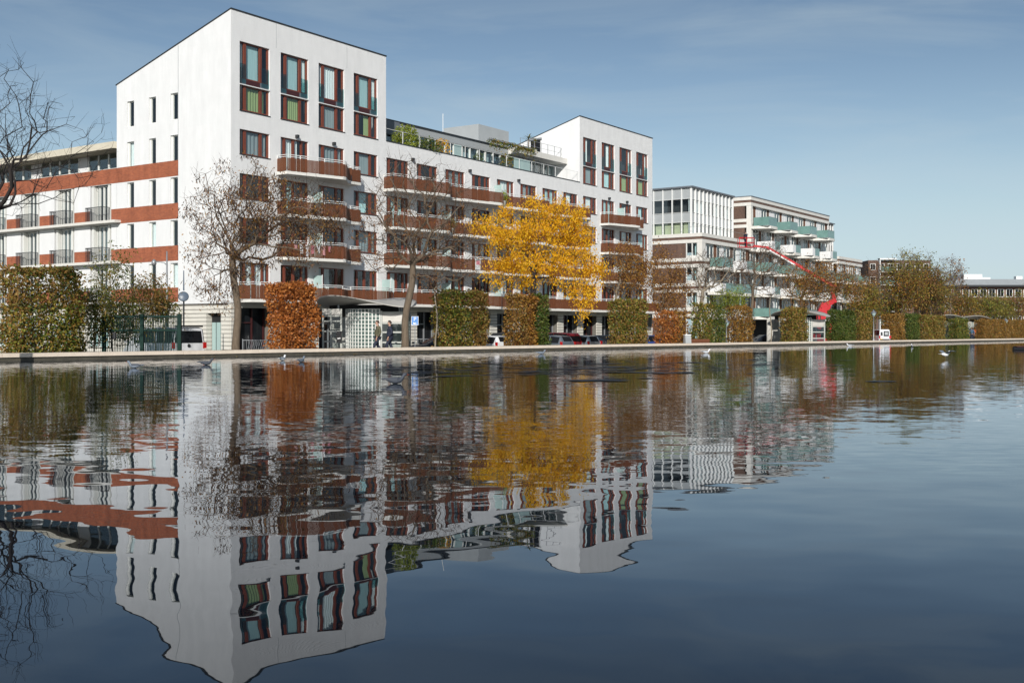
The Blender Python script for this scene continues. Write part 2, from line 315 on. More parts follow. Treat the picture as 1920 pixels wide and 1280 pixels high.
# leaves that have drifted against the wall, on the coping and in the water
lv = MB()
for i in range(420):
    tt = RNG.uniform(8, 110); of = -abs(RNG.normal(0, .35)) - .1 if i % 3 else RNG.uniform(0, .8); z = .008 + .0004 * (i % 9) if i % 3 else .293 + .0004 * (i % 9)
    p = Q0 + QD * tt + QN * of; a = RNG.uniform(0, 6.3); s = RNG.uniform(.05, .10); c_, s_ = math.cos(a) * s, math.sin(a) * s
    lv.quad((p.x - c_, p.y - s_, z), (p.x + s_ * .5, p.y - c_ * .5, z + .01), (p.x + c_, p.y + s_, z), (p.x - s_ * .5, p.y + c_ * .5, z + .012))
leaf_mat('leaf_litter', [(.30, .16, .04), (.42, .26, .05), (.18, .08, .03), (.50, .38, .12)], .2)
tag(lv.build('fallen_leaves', 'leaf_litter'), kind='stuff')
wd = MB()
for i in range(520):                                 # added dark patches stand for ripples reflecting the upper sky; mostly small, few long
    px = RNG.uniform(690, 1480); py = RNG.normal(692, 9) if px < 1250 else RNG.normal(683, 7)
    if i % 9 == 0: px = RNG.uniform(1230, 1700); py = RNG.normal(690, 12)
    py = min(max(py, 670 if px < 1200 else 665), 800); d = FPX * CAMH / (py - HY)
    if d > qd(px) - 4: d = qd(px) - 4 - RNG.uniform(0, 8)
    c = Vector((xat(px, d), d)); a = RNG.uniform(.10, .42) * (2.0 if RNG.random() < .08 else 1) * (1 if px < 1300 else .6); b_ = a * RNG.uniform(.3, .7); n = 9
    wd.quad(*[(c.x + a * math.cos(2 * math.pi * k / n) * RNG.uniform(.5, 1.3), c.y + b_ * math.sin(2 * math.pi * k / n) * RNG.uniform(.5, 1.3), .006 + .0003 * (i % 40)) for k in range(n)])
tag(wd.build('dark_ripples', 'ripple_dark'), kind='stuff')
# ================================================================ wall / window / balcony builders (a = along the wall, y = inward, z = up)
def panel(mb, a0, a1, z0, z1, holes, pt, depth=.22):
    """wall sheet with openings and their reveals; pt(a, z, d) gives the point d metres behind the face"""
    A = sorted({a0, a1} | {v for h in holes for v in h[:2] if a0 < v < a1}); Z = sorted({z0, z1} | {v for h in holes for v in h[2:4] if z0 < v < z1})
    for i in range(len(A) - 1):
        for j in range(len(Z) - 1):
            ca, cz = (A[i] + A[i+1]) / 2, (Z[j] + Z[j+1]) / 2
            if not any(h[0] < ca < h[1] and h[2] < cz < h[3] for h in holes):
                mb.quad(pt(A[i], Z[j], 0), pt(A[i+1], Z[j], 0), pt(A[i+1], Z[j+1], 0), pt(A[i], Z[j+1], 0))
    for h in holes:
        x0, x1, y0, y1 = h[:4]
        for (p, q) in (((x0, y0), (x1, y0)), ((x1, y0), (x1, y1)), ((x1, y1), (x0, y1)), ((x0, y1), (x0, y0))):
            mb.quad(pt(*p, 0), pt(*q, 0), pt(*q, depth), pt(*p, depth))
FRONT = lambda a, z, d: (a, d, z)
END = lambda a, z, d: (d, a, z)
WC = {}
def wmesh(key, fn, m, smooth=False):
    if key not in WC:
        b = MB(); fn(b); WC[key] = b.mesh(key[0], m, smooth)
    return WC[key]
def curtain_fn(w_, h_, n=14):
    def f(b):
        for i in range(n):
            x0, x1 = w_ * i / n, w_ * (i + 1) / n; y0, y1 = (.03 if i % 2 else -.03), (-.03 if i % 2 else .03)
            b.quad((x0, y0, 0), (x1, y1, 0), (x1, y1, h_), (x0, y0, h_))
    return f
PANES = {'win': [(.02, .17), (.25, .69), (.77, .95)], 'door': [(.02, .14), (.21, .45), (.53, .76), (.82, .95)], 'thin': [(.2, .86)], 'tall': [(.02, .17), (.25, .69), (.77, .95)],
         'far': [(.04, .48), (.52, .96)]}
def frame_fn(kind, w_, h_, bar=.07):
    def f(b):
        P = PANES[kind]; e = [0.] + [v for p in P for v in p] + [1.]
        for i in range(0, len(e), 2): b.box(e[i] * w_, e[i+1] * w_, -.05, .06, 0, h_)
        for p in P:
            b.box(p[0] * w_, p[1] * w_, -.045, .055, 0, bar); b.box(p[0] * w_, p[1] * w_, -.045, .055, h_ - bar, h_)
    return f
def window(par, kind, w_, h_, loc, rz=0, frame='window_wood', glass='glass', curt=None, name='window', inner=.13):
    o = inst(wmesh(('window_frame', kind, w_, h_, frame), frame_fn(kind, w_, h_), frame), name, par, loc, rz)
    for p in PANES[kind]:
        inst(wmesh(('pane', round((p[1] - p[0]) * w_, 3), h_, glass), lambda b, pw=(p[1] - p[0]) * w_: b.quad((0, 0, .07), (pw, 0, .07), (pw, 0, h_ - .07), (0, 0, h_ - .07)), glass), 'pane', o, (p[0] * w_, .01, 0))
    if curt:
        x0, ww, cm = curt
        inst(wmesh(('curtain', round(ww * w_, 2), h_, cm), curtain_fn(ww * w_, h_ - .05), cm), 'curtain', o, (x0 * w_, inner, .02))
    return o
def smooth(t): t = min(max(t, 0), 1); return t * t * (3 - 2 * t)
def depth_fn(teeth, d0=.95, d1=1.85):
    def f(x):
        for a, b in teeth:
            if a <= x <= b + 1e-6:
                k = b - 1.9
                if x < k: return d0 + (d1 - d0) * (x - a) / max(k - a, .1)
                return d1 + (d0 - d1) * smooth((x - k) / (b - k))
        return d0
    return f
SLATS = [0]
def balcony(par, x0, x1, z, dep, single=False, slab='pale_slab'):
    """curved concrete slab with a railing of upright hardwood slats under two pale rails"""
    xs = np.linspace(x0, x1, max(int((x1 - x0) / .3), 2) + 1)
    edge = [(x, -dep(x)) for x in xs]
    b = MB().prism([(x0, -.003)] + edge + [(x1, -.003)], z - .20, z)
    bal = b.build('balcony', slab, par)
    path = [Vector((x0 + .03, -.05))] + [Vector((x, y + .06)) for x, y in edge] + [Vector((x1 - .03, -.05))]
    path[1].x += .03; path[-2].x -= .03
    L_ = [0.]
    for i in range(1, len(path)): L_.append(L_[-1] + (path[i] - path[i-1]).length)
    def along(s):
        i = max(j for j in range(len(L_)) if L_[j] <= s + 1e-9); i = min(i, len(path) - 2)
        d = path[i+1] - path[i]; return path[i] + d * ((s - L_[i]) / max(d.length, 1e-6)), math.atan2(d.y, d.x)
    r = MB()
    for h, rr in ((1.0, .022), (1.13, .026)): r.tube([(p.x, p.y, z + h) for p in path], rr, 5)
    r.tube([(p.x, p.y, z + .06) for p in path], .018, 4)
    n = max(int(L_[-1] / 1.85), 1)
    for k in range(n + 1):
        p, a = along(L_[-1] * k / n); r.box(p.x - .022, p.x + .022, p.y - .03, p.y + .03, z, z + 1.13)
    r.build('railing', 'white_metal', bal)
    n = int(L_[-1] / .1); sm = MB()
    sl = wmesh(('slat', 0), lambda b: b.box(-.036, .036, -.012, .012, .03, .90), 'wood_red')
    for k in range(n):
        p, a = along((k + .5) * L_[-1] / n); p = p + Vector((math.sin(a), -math.cos(a))) * .045
        if single and SLATS[0] < 300:
            SLATS[0] += 1; inst(sl, 'slat', bal, (p.x, p.y, z), a)
        else:
            c, s_ = math.cos(a), math.sin(a); q = []
            n0 = len(sm.v)
            for zz in (z + .03, z + .90):
                for u, v in ((-.036, -.012), (.036, -.012), (.036, .012), (-.036, .012)): sm.v.append((p.x + c * u - s_ * v, p.y + s_ * u + c * v, zz))
            sm.f += [(n0, n0+1, n0+5, n0+4), (n0+1, n0+2, n0+6, n0+5), (n0+2, n0+3, n0+7, n0+6), (n0+3, n0, n0+4, n0+7), (n0+4, n0+5, n0+6, n0+7)]
    if sm.v: tag(sm.build('slats', 'wood_red', bal), kind='stuff')
    return bal

# ================================================================ white building with two towers
OX, OY = -18.495, 73.7; UA = math.atan2(.8247, .5656)          # front runs along (.5656, .8247); local y is inward
UX = Vector((.5656, .8247)); UY = Vector((-.8247, .5656))
def b1(x, y, z=0.): p = Vector((OX, OY)) + UX * x + UY * y; return (p.x, p.y, z)
wb = thing('white_apartment_building', 'long white apartment building with two towers and curved balconies of dark red slats', 'apartment building', (OX, OY, 0), UA)
BAY = [.75 + 3.7 * k for k in range(16)]; BW = 2.68
FL = [None, 3.27, 6.25, 9.18, 12.11, 15.04, 17.97]
TOP, MID = 22.39, 15.83
holes = []; wins = []
PAL = ['curtain_white', 'curtain_sky_teal', 'curtain_grey', 'curtain_white']
def rcurt():
    r = RNG.random()
    if r < .4: return None
    wd_ = RNG.choice([.3, .45, .62, .9]); return (RNG.choice([.05, .2, .3]) if wd_ < .7 else .03, wd_, PAL[RNG.integers(4)])
for k, x in enumerate(BAY):
    tower = k < 4 or k > 11; j = k if k < 4 else k - 12
    for f in range(1, 5):
        door = f == 1 or (not tower) or j in (1, 2)
        z0 = FL[f] + (.06 if door else .84); h_ = (2.42 if door else 1.64)
        holes.append((x, x + BW, z0, z0 + h_)); wins.append((x, z0, h_, 'door' if door and (k % 3 != 2) else 'win', rcurt()))
    if tower:
        holes.append((x, x + BW, 15.84, 20.42))
m = MB(); up = [h for h in holes if h[2] > 15.8]
panel(m, 0, 60, 3.02, MID, [h for h in holes if h[2] < 15.8], FRONT)
panel(m, 0, 15.5, MID, TOP, [h for h in up if h[0] < 20], FRONT); panel(m, 44.5, 60, MID, TOP, [h for h in up if h[0] > 20], FRONT)
m.build('front_wall', 'white_brick', wb)
for (x, z0, h_, kd, cu) in wins: window(wb, kd, BW, h_, (x, .17, z0), curt=cu)
for k in (0, 1, 2, 3, 12, 13, 14, 15):       # two-storey studio windows at the top of each tower
    x = BAY[k]; g = RNG.random()
    gc = {0: (.25, .62, 'curtain_green'), 1: (.33, .5, 'curtain_green'), 2: (.25, .44, 'curtain_grey'), 3: (.5, .3, 'curtain_green'), 12: (.25, .44, 'curtain_grey'), 13: (.25, .44, 'curtain_sky_teal'), 14: (.25, .44, 'curtain_green'), 15: (.25, .44, 'curtain_green')}[k]
    window(wb, 'win', BW, 1.66, (x, .17, 15.87), curt=gc)
    MB().box(x - .0, x + BW, -.03, .13, 17.54, 17.60).build('ledge', 'white_metal', wb)
    s = MB().box(x + .01, x + .24 * BW, .10, .22, 17.61, 17.97).box(x + .70 * BW, x + BW - .01, .10, .22, 17.61, 17.97).build('spandrel', 'lead_grey', wb)
    MB().box(x + .24 * BW + .004, x + .70 * BW - .004, .09, .21, 17.61, 17.97).build('spandrel_panel', 'dark_wood', s)
    tw = window(wb, 'tall', BW, 2.42, (x, .17, 17.98), curt={0: (.02, .14, 'curtain_white'), 2: (.1, .6, 'curtain_white'), 1: (.75, .2, 'curtain_white'), 12: (.28, .16, 'curtain_white'), 13: (.5, .18, 'curtain_white')}.get(k, (.76, .2, 'curtain_white')))
    inst(wmesh(('blind', k < 4), lambda b: b.box(.25 * BW, .70 * BW, 0, .02, .0 if k < 4 else 1.0, 2.36), 'curtain_sky_teal'), 'blind', tw, (0, .16, 0)) if k in (0, 1, 3) else None  # blind added; its teal stands for sky reflected in the upper glass
    for q0, q1 in ((.01, .21), (.73, .99)): MB().quad((x + BW * q0, .04, 17.70), (x + BW * q1, .04, 17.70), (x + BW * q1, .04, 18.98), (x + BW * q0, .04, 18.98)).build('glass_guard', 'teal_glass', wb)
# sills under the window openings
for (x0, x1, z0, z1) in holes:
    if z1 - z0 < 1.8 or z0 > 15.8: MB().box(x0 - .03, x1 + .03, -.06, .0, z0 - .05, z0 - .004).build('sill', 'dark_metal', wb)
# end wall: flush with the wing, brick bands on its rear part, sloping top
EW = [(10.86, .8), (8.43, .78), (6.12, .8)]          # y of the far jamb is y + width
eh = []; bands = [(3.16, 4.16), (6.0, 7.05), (8.87, 9.95), (11.80, 12.88)]
for (y0, ww) in EW:
    for zt in (17.5, 14.62, 11.72, 8.78, 5.85): eh.append((y0 - ww, y0, zt - 1.83, zt))
em = MB(); rest = []; zc = 3.02
panel(em, 0, 5.28, 3.02, 18.83, [], END)
seg = [3.02]
for a, b in bands: seg += [a, b]
seg.append(18.83); rb = MB()
panel(em, 5.28, 12.02, 12.88, 18.83, [h for h in eh if h[2] > 12.7], END)
for lo, hi in ((4.16, 6.0), (7.05, 8.87), (9.95, 11.80)):
    panel(em, 5.28, 12.02, lo, hi, [(h[0], h[1], max(h[2], lo), min(h[3], hi)) for h in eh if lo - .2 < (h[2] + h[3]) / 2 < hi + .2], END)
panel(em, 5.28, 12.02, 3.02, 3.16, [], END)
em.quad((0, 0, 18.83), (0, 12.02, 18.83), (0, 0, TOP))
em.build('end_wall', 'white_render', wb)
for a, b in bands: MB().box(-.012, .03, 5.30, 12.02, a + .004, b - .004).build('brick_band', 'red_brick', wb)
for i, (y0, ww) in enumerate(EW):
    for zt in (17.5, 14.62, 11.72, 8.78, 5.85):
        window(wb, 'thin', ww, 1.83, (.17, y0, zt - 1.83), -math.pi / 2, frame='white_frame', curt=(.1, .8, PAL[RNG.integers(4)]) if RNG.random() < .15 else None)
for x in (4.02, 11.1): MB().box(x - .012, x + .012, -.012, -.003, 20.6, 22.3).build('joint', 'grey_panel', wb)
MB().box(-.02, -.003, 5.26, 5.29, 12.9, 20.7).build('joint', 'grey_panel', wb)
# roofs, rear and right walls
rf = MB()
for x0, x1 in ((0, 15.5), (44.5, 60)):
    rf.quad((x0, 0, TOP - .05), (x1, 0, TOP - .05), (x1, 12.02, 18.78), (x0, 12.02, 18.78)); rf.quad((x0, 12.02, GZ), (x1, 12.02, GZ), (x1, 12.02, 18.78), (x0, 12.02, 18.78))
rf.quad((15.5, .3, 15.04), (44.5, .3, 15.04), (44.5, 12, 15.04), (15.5, 12, 15.04)); rf.quad((15.5, 12, GZ), (44.5, 12, GZ), (44.5, 12, 18.3), (15.5, 12, 18.3))
rf.build('roof', 'lead_grey', wb)
for x, s in ((15.5, 1), (44.5, -1), (60, 1)):
    z0 = GZ if x == 60 else 15.0
    MB().quad((x, 0, z0), (x, 12.02, z0), (x, 12.02, 18.83), (x, 0, TOP)).build('tower_side_wall', 'white_render', wb)
for x0, x1 in ((-.05, 15.53), (44.45, 60.05)):
    MB().xprism([(-.06, TOP - .03), (12.1, 18.80), (12.1, 18.87), (-.06, TOP + .04)], x0, x1).build('roof_edge', 'dark_metal', wb)
MB().box(15.5, 44.5, -.05, .30, MID, MID + .06).build('parapet_cap', 'dark_metal', wb)
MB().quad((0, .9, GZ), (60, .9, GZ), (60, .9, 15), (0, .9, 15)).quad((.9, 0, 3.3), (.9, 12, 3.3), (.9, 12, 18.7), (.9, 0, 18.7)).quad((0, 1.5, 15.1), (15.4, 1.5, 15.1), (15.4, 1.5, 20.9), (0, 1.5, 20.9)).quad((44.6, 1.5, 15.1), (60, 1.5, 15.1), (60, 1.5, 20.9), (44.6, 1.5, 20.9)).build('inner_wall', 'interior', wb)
fl = MB()
for z in FL[1:5]: fl.box(.02, 59.98, .25, .9, z - .28, z)
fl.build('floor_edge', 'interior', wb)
# ground floor: piers of ribbed stone courses, dark shop fronts set back between them
piers = [(0, .75)] + [(x + BW, x + BW + 1.02) for x in BAY[:15]] + [(BAY[15] + BW, 60)]
CH = .268
crs = lambda w_, d_, h_=CH: wmesh(('stone_course', round(w_, 2), d_, h_), lambda b: b.box(0, w_, 0, d_, .02, h_ - .02), 'cream_stone')
ncourse = 0
for (a, b_) in piers:
    MB().box(a + .05, b_ - .05, .07, .85, GZ, 3.0).build('pier', 'joint_grey', wb)
    for i in range(13):
        z = GZ + CH * i
        if ncourse < 215: inst(crs(b_ - a, .10), 'stone_course', wb, (a, -.02, z)); ncourse += 1
for i in range(13):                 # end wall base with the doorway at y 1.0 .. 2.3
    z = GZ + CH * i
    for (a, b_) in ((0.09, .95), (2.35, 12.0)) if z < 2.3 else ((0.09, 12.0),):
        inst(wmesh(('stone_course', 'e', round(b_ - a, 2)), lambda b, l=b_ - a: b.box(-.03, .1, 0, l, .02, CH - .02), 'cream_stone'), 'stone_course', wb, (0, a, z))
pb = MB(); panel(pb, 0.03, 12.0, GZ, 3.02, [(.95, 2.35, GZ, 2.35)], lambda a, z, d: (d + .07, a, z), .4); pb.build('end_base', 'joint_grey', wb)
for i in range(11):
    for q in ((.90, .952), (2.348, 2.40)): MB().box(-.03, .45, *q, GZ + CH * i + .02, GZ + CH * (i + 1) - .02).build('stone_jamb', 'cream_stone', wb)
d = MB().box(.42, .46, .95, 2.35, GZ, 2.35).build('doorway', 'black_void', wb)
for y in (1.0, 1.45, 1.9): MB().box(.36, .41, y, y + .36, GZ + .05, 1.75).build('door_panel', 'frosted', d)
MB().box(0, 60, .02, .24, 2.72, 3.01).build('lintel', 'concrete', wb)
for k, x in enumerate(BAY):
    o = MB().box(x, x + BW, .62, .66, GZ, 2.72).build('shopfront', 'dark_pane', wb)
    MB().box(x + .02, x + .12, .50, .61, GZ, 2.7).box(x + 1.5, x + 1.58, .50, .61, GZ, 2.7).box(x + BW - .12, x + BW - .02, .50, .61, GZ, 2.7).box(x + .12, x + 1.5, .52, .60, 1.7, 1.78).build('shopfront_frame', 'grey_metal' if k % 3 else 'dark_wood', o)
# balconies
TW = depth_fn([(4.1, 10.4), (10.4, 13)], 1.0, 2.15)
twd = lambda off: (lambda x: (TW(x - off) if x - off < 10.4 else 1.0))
tl = [balcony(wb, 4.08, 11.55, FL[f], twd(0), True) for f in (2, 3, 4)]
md = depth_fn([(15.2, 22.6), (22.6, 30.0), (30.0, 37.4), (37.4, 44.8)], 1.0, 2.1)
f1 = depth_fn([(-1, 4.1), (4.1, 10.4), (10.4, 15.2), (15.2, 22.6), (22.6, 30.0), (30.0, 37.4), (37.4, 44.8), (44.8, 52.4), (52.4, 61.0)], 1.0, 1.9)
balcony(wb, .45, 15.2, FL[1], f1, True); balcony(wb, 15.21, 37.4, FL[1], f1); balcony(wb, 37.41, 60.9, FL[1], f1)
for f in (2, 3, 4): balcony(wb, 15.2, 44.4, FL[f], md)
for f in (2, 3, 4): balcony(wb, 48.55, 56.1, FL[f], twd(44.45))
for (x, fs) in ((7.62, (1, 2, 3)), (15.0, (1,)), (22.5, (1, 2, 3)), (29.9, (1, 4)), (37.3, (2,)), (52.1, (2, 4))):
    for f in fs:
        dv = MB().box(x - .015, x + .015, -.85, -.05, FL[f] + .15, FL[f] + 1.85).build('divider', 'frosted', wb)
        MB().box(x - .025, x + .025, -.90, -.855, FL[f], FL[f] + 1.9).build('divider_post', 'white_metal', dv)
for (x, f) in ((5.9, 4), (9.6, 4), (18.6, 4), (26.2, 4), (33.6, 4), (50.2, 4), (54.0, 4)):     # outdoor lamps over the doors
    MB().box(x - .09, x + .09, -.26, -.02, FL[f] + 2.58, FL[f] + 2.8).build('wall_lamp', 'dark_metal', wb)
# roof storey set back on the middle part
ph = MB().box(15.55, 44.45, 2.72, 12, 17.62, 18.30).build('roof_storey', 'grey_panel', wb)
MB().box(15.5, 44.45, 2.62, 2.70, 18.24, 18.36).build('fascia_edge', 'dark_metal', ph)
MB().box(15.52, 20.2, 2.60, 2.69, 17.1, 18.24).build('fascia_panel', 'lead_grey', ph)
MB().box(36.0, 44.45, 1.4, 2.69, 17.75, 18.28).build('fascia_canopy', 'pale_slab', ph)
MB().box(15.55, 44.45, 4.6, 4.7, 15.06, 17.6).build('roof_storey_wall', 'interior', ph)
i = 0; x = 16.0
while x < 43.6:
    dark = x < 20
    MB().box(x, x + .16, 2.85, 3.0, 15.06, 17.61).build('post', 'white_frame', wb)
    wv = MB().box(x + .18, x + 1.16, 2.92, 2.95, 15.1, 17.58).build('roof_window', 'glass', wb)
    if i % 3 != 1: MB().box(x + .2, x + 1.1, 3.25, 3.27, 15.4, 17.5).build('blind', ['curtain_grey', 'curtain_sky_teal', 'curtain_white'][i % 3], wv)
    i += 1; x += 1.18
rr = MB(); rr.tube([(15.6, .12, 16.85), (44.4, .12, 16.85)], .02, 4)
for x in np.arange(15.6, 44.5, 2.05): rr.box(x - .02, x + .02, .10, .14, 15.89, 16.86)
rr.build('terrace_rail', 'white_metal', wb)
for q in ((33.4, 34.65), (34.7, 36.0), (24.5, 25.5)): MB().box(*q, .25, .28, 15.95, 16.9).build('terrace_screen', 'frosted', wb)
# upper terrace and stair head
MB().box(38.0, 43.2, 7.6, 11.9, 18.3, 21.4).build('stair_head', 'grey_panel', wb)
rr = MB(); rr.tube([(37.0, 2.0, 19.35), (44.4, 2.0, 19.35)], .02, 4); rr.tube([(37.0, 2.0, 18.85), (44.4, 2.0, 18.85)], .015, 4)
for x in np.arange(37.0, 44.5, 1.2): rr.box(x - .02, x + .02, 1.98, 2.02, 18.28, 19.36)
rr.build('upper_rail', 'grey_metal', wb)
MB().box(44.36, 44.46, 4.6, 5.7, 18.3, 20.45).build('terrace_door', 'dark_pane', wb)
MB().box(44.30, 44.45, 4.4, 5.9, 20.5, 20.66).build('door_hood', 'grey_metal', wb)
MB().tube([(31.6, 7, 18.3), (31.6, 7, 21.3)], .03, 5).box(31.5, 31.7, 6.9, 7.1, 18.3, 18.8).build('mast', 'white_metal', wb)

# ================================================================ wing with brick bands on the left, flush with the end wall
wg = thing('banded_apartment_wing', 'lower apartment wing with white panels, red brick bands and small dark balcony grilles', 'apartment building', (OX, OY, 0), UA)
Y0, Y1 = 12.03, 38.6; ob = [12.65 + 4.42 * k for k in range(6)]; OW = 2.5
wm_ = MB(); wh = []
for y in ob:
    for z in (3.28, 6.2, 9.12): wh.append((y, y + OW, z, z + 2.66))
panel(wm_, Y0, Y1, 3.02, 11.80, wh, END); wm_.build('panel_wall', 'white_render', wg)
MB().box(-.012, .1, Y0, Y1, 11.804, 12.876).build('brick_band', 'red_brick', wg)
ys = [Y0 - .01] + [v for y in ob for v in (y, y + OW)] + [Y1]
for z in (9.12, 6.2, 3.28):
    for i in range(0, len(ys), 2):
        if ys[i+1] - ys[i] > .1: MB().box(-.012, -.002, ys[i] + .01, ys[i+1] - .01, z + .004, z + .83).build('brick_band', 'red_brick', wg)
    MB().box(-.55, .2, Y0 - .5, Y1, z - .19, z - .004).build('slab', 'pale_slab', wg)
for y in ob:
    for z in (3.28, 6.2, 9.12):
        window(wg, 'door', OW * .62, 2.60, (.32, y + OW * .80, z + .02), -math.pi / 2, frame='white_frame', curt=(.1, .8, PAL[RNG.integers(4)]) if RNG.random() < .4 else None)
        for q in (.84, .08): MB().box(.02, .40, y + OW * q, y + OW * (q + .08), z, z + 2.62).build('side_light', 'white_frame', wg)
        gr = MB(); gr.box(-.56, -.52, y + .2, y + OW - .2, z + .98, z + 1.02)
        for k in range(22): yy = y + .22 + (OW - .44) * k / 21; gr.box(-.55, -.53, yy - .008, yy + .008, z, z + .98)
        for yy in (y + .2, y + OW - .2):
            gr.box(-.54, 0, yy - .015, yy + .015, z + .96, z + 1.0)
            for k in range(6): xx = -.45 + .09 * k; gr.box(xx - .008, xx + .008, yy - .01, yy + .01, z, z + .96)
        gr.build('balcony_grille', 'dark_metal', wg)
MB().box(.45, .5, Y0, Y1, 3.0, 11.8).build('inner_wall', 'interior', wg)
for y in np.arange(Y0 + .1, Y1 - 1, 1.22):
    MB().box(1.2, 1.3, y, y + .14, 12.88, 14.28).build('top_post', 'white_frame', wg)
    if int(y / 1.22) % 5 != 3: MB().box(1.24, 1.27, y + .15, y + 1.2, 13.2, 14.28).build('top_window', 'glass', wg)
    else: MB().box(1.22, 1.28, y + .15, y + 1.2, 12.88, 14.28).build('top_panel', 'white_render', wg)
MB().box(1.2, 1.3, Y0, Y1, 12.88, 13.19).build('top_sill_wall', 'white_frame', wg)
MB().box(3.4, 3.5, Y0, Y1, 12.88, 14.3).build('top_inner_wall', 'interior', wg)
rm = MB(); rm.prism([(-.25, Y0), (12, Y0), (12, Y1), (-.25, Y1)], 14.3, 14.78); rm.build('roof', 'cream_slab', wg)
MB().quad((0, Y1, GZ), (12, Y1, GZ), (12, Y1, 14.3), (0, Y1, 14.3)).quad((12, Y0, GZ), (12, Y1, GZ), (12, Y1, 14.3), (12, Y0, 14.3)).build('rear_wall', 'white_render', wg)
for i in range(13): MB().box(-.03, .1, Y0, Y1, GZ + CH * i + .02, GZ + CH * (i + 1) - .02).build('stone_course', 'cream_stone', wg)
MB().box(.03, .3, Y0, Y1, GZ, 3.0).build('base_wall', 'concrete', wg)
for y in ob: window(wg, 'door', 2.4, 2.3, (-.1, y + 2.4, GZ + .6), -math.pi / 2, frame='white_frame', curt=(.05, .9, 'curtain_sky_teal'), inner=.06)
# ================================================================ second building: brown brick with pale bands, green glass balconies, metal and glass top
ex = OX + UX.x * 72.8; ey = OY + UX.y * 72.8
bb = thing('brick_apartment_building', 'brown brick apartment building with pale bands, green glass balconies and glazed metal top', 'apartment building', (ex, ey, 0), UA)
def band(x0, x1, y0, y1, ztop, out=.06):
    """pale, brown, pale: the triple course that marks each floor on the outside of a block"""
    MB().box(x0 - out, x1 + out, y0 - out, y1, ztop - .42, ztop).build('pale_band', 'pale_slab', bb)
    MB().box(x0 - .012, x1 + .012, y0 - .012, y1, ztop - .74, ztop - .424).build('brick_course', 'brown_brick', bb)
    MB().box(x0 - out, x1 + out, y0 - out, y1, ztop - 1.16, ztop - .744).build('pale_band', 'pale_slab', bb)
def green_balcony(x0, x1, z, dep, side, par=None):
    """slab that swells out from the wall; one half fenced in green glass, the other in a white parapet"""
    xs = np.linspace(x0, x1, 9); L_ = x1 - x0
    prof = [dep * (.35 + .65 * smooth((x - x0) / (L_ * .12))) if x < x0 + L_ * .55 else dep * (1 - .62 * smooth((x - x0 - L_ * .55) / (L_ * .45))) for x in xs]
    s = MB().prism([(x0, -.003)] + [(x, -p) for x, p in zip(xs, prof)] + [(x1, -.003)], z - .36, z).build('balcony', 'pale_slab', bb)
    xm = x0 + L_ * .55
    if side == 'green':
        MB().box(x0 + .06, x0 + .10, -dep + .02, -.3, z + .003, z + 1.1).build('glass_panel', 'green_panel', s)
        MB().box(x0 + .104, x0 + L_ * .30, -dep + .02, -dep + .06, z + .003, z + 1.1).build('glass_panel', 'green_panel', s)
        MB().box(x0 + L_ * .305, xm, -dep + .02, -dep + .06, z + .003, z + 1.1).build('glass_panel', 'green_panel', s)
        MB().box(xm + .03, x1 - .1, -.5, -.38, z + .003, z + .95).build('parapet', 'white_render', s)
    else:
        MB().box(x0 + .05, x0 + .2, -dep + .02, -.3, z + .003, z + 1.0).build('parapet', 'white_render', s)
        MB().box(x0 + .204, x0 + L_ * .2, -dep + .02, -dep + .14, z + .003, z + 1.0).build('parapet', 'white_render', s)
        MB().box(x0 + L_ * .205, xm, -dep + .03, -dep + .07, z + .003, z + 1.05).build('glass_panel', 'green_panel', s)
    MB().tube([(x0 + .08, -dep + .04, z + 1.13), (xm, -dep + .04, z + 1.13)], .025, 4).build('handrail', 'dark_metal', s)
    return s
def back_panel(x0, x1, y, z0, z1, n):
    """window wall behind the balconies: white frames, brown panels and glass in turn"""
    pw = (x1 - x0) / n
    for i in range(n):
        xx = x0 + i * pw; r = (i * 7 + int(z0 * 3)) % 5
        if r == 0 or (r == 3 and z0 > 14): MB().box(xx + .04, xx + pw - .04, y - .06, y + .05, z0, z1).build('wall_panel', 'white_render', bb)
        elif r == 1 and n < 40: MB().box(xx + .03, xx + pw - .03, y - .03, y + .05, z0, z1).build('wall_panel', 'brass_wood' if i % 2 else 'brown_brick', bb)
        else:
            o = MB().quad((xx + .07, y, z0 + .05), (xx + pw - .07, y, z0 + .05), (xx + pw - .07, y, z1 - .05), (xx + .07, y, z1 - .05)).build('window', 'glass', bb)
            MB().box(xx, xx + .07, y - .05, y + .05, z0, z1).box(xx + pw - .07, xx + pw, y - .05, y + .05, z0, z1).build('frame', 'white_frame', o)
            if RNG.random() < .5: MB().box(xx + .1, xx + .5 * pw, y + .3, y + .33, z0 + .05, z1 - .05).build('curtain', 'curtain_white', o)
# block A: low front part, its end wall of brick panels in view
for zt in (4.0, 7.0, 10.0, 12.95):
    band(0, 14.98, 0, 12, zt)
for k, z in enumerate((GZ, 4.0, 7.0, 10.0)):
    zt = (2.84, 5.84, 8.84, 11.79)[k]
    MB().box(0, .35, 2.1, 12, z, zt).build('brick_panel', 'brown_brick', bb)
    MB().box(-.05, .9, -.05, .55, z, zt).build('corner_pier', 'pale_slab', bb)
    o = MB().quad((.1, .56, z + .3), (.1, 2.0, z + .3), (.1, 2.0, zt - .05), (.1, .56, zt - .05)).build('window', 'glass', bb)
    MB().box(0, .14, .56, .66, z, zt).box(0, .14, 1.24, 1.34, z, zt).box(0, .14, 1.98, 2.09, z, zt).box(.02, .12, .66, 1.98, z, z + .3).build('frame', 'white_frame', o)
    MB().box(.6, .64, .6, 1.2, z + .3, zt).build('curtain', 'curtain_sky_teal', o)
    back_panel(.95, 14.95, .35, z, zt, 14)
MB().box(1.0, 14.9, 1.5, 1.6, GZ, 12).build('inner_wall', 'interior', bb)
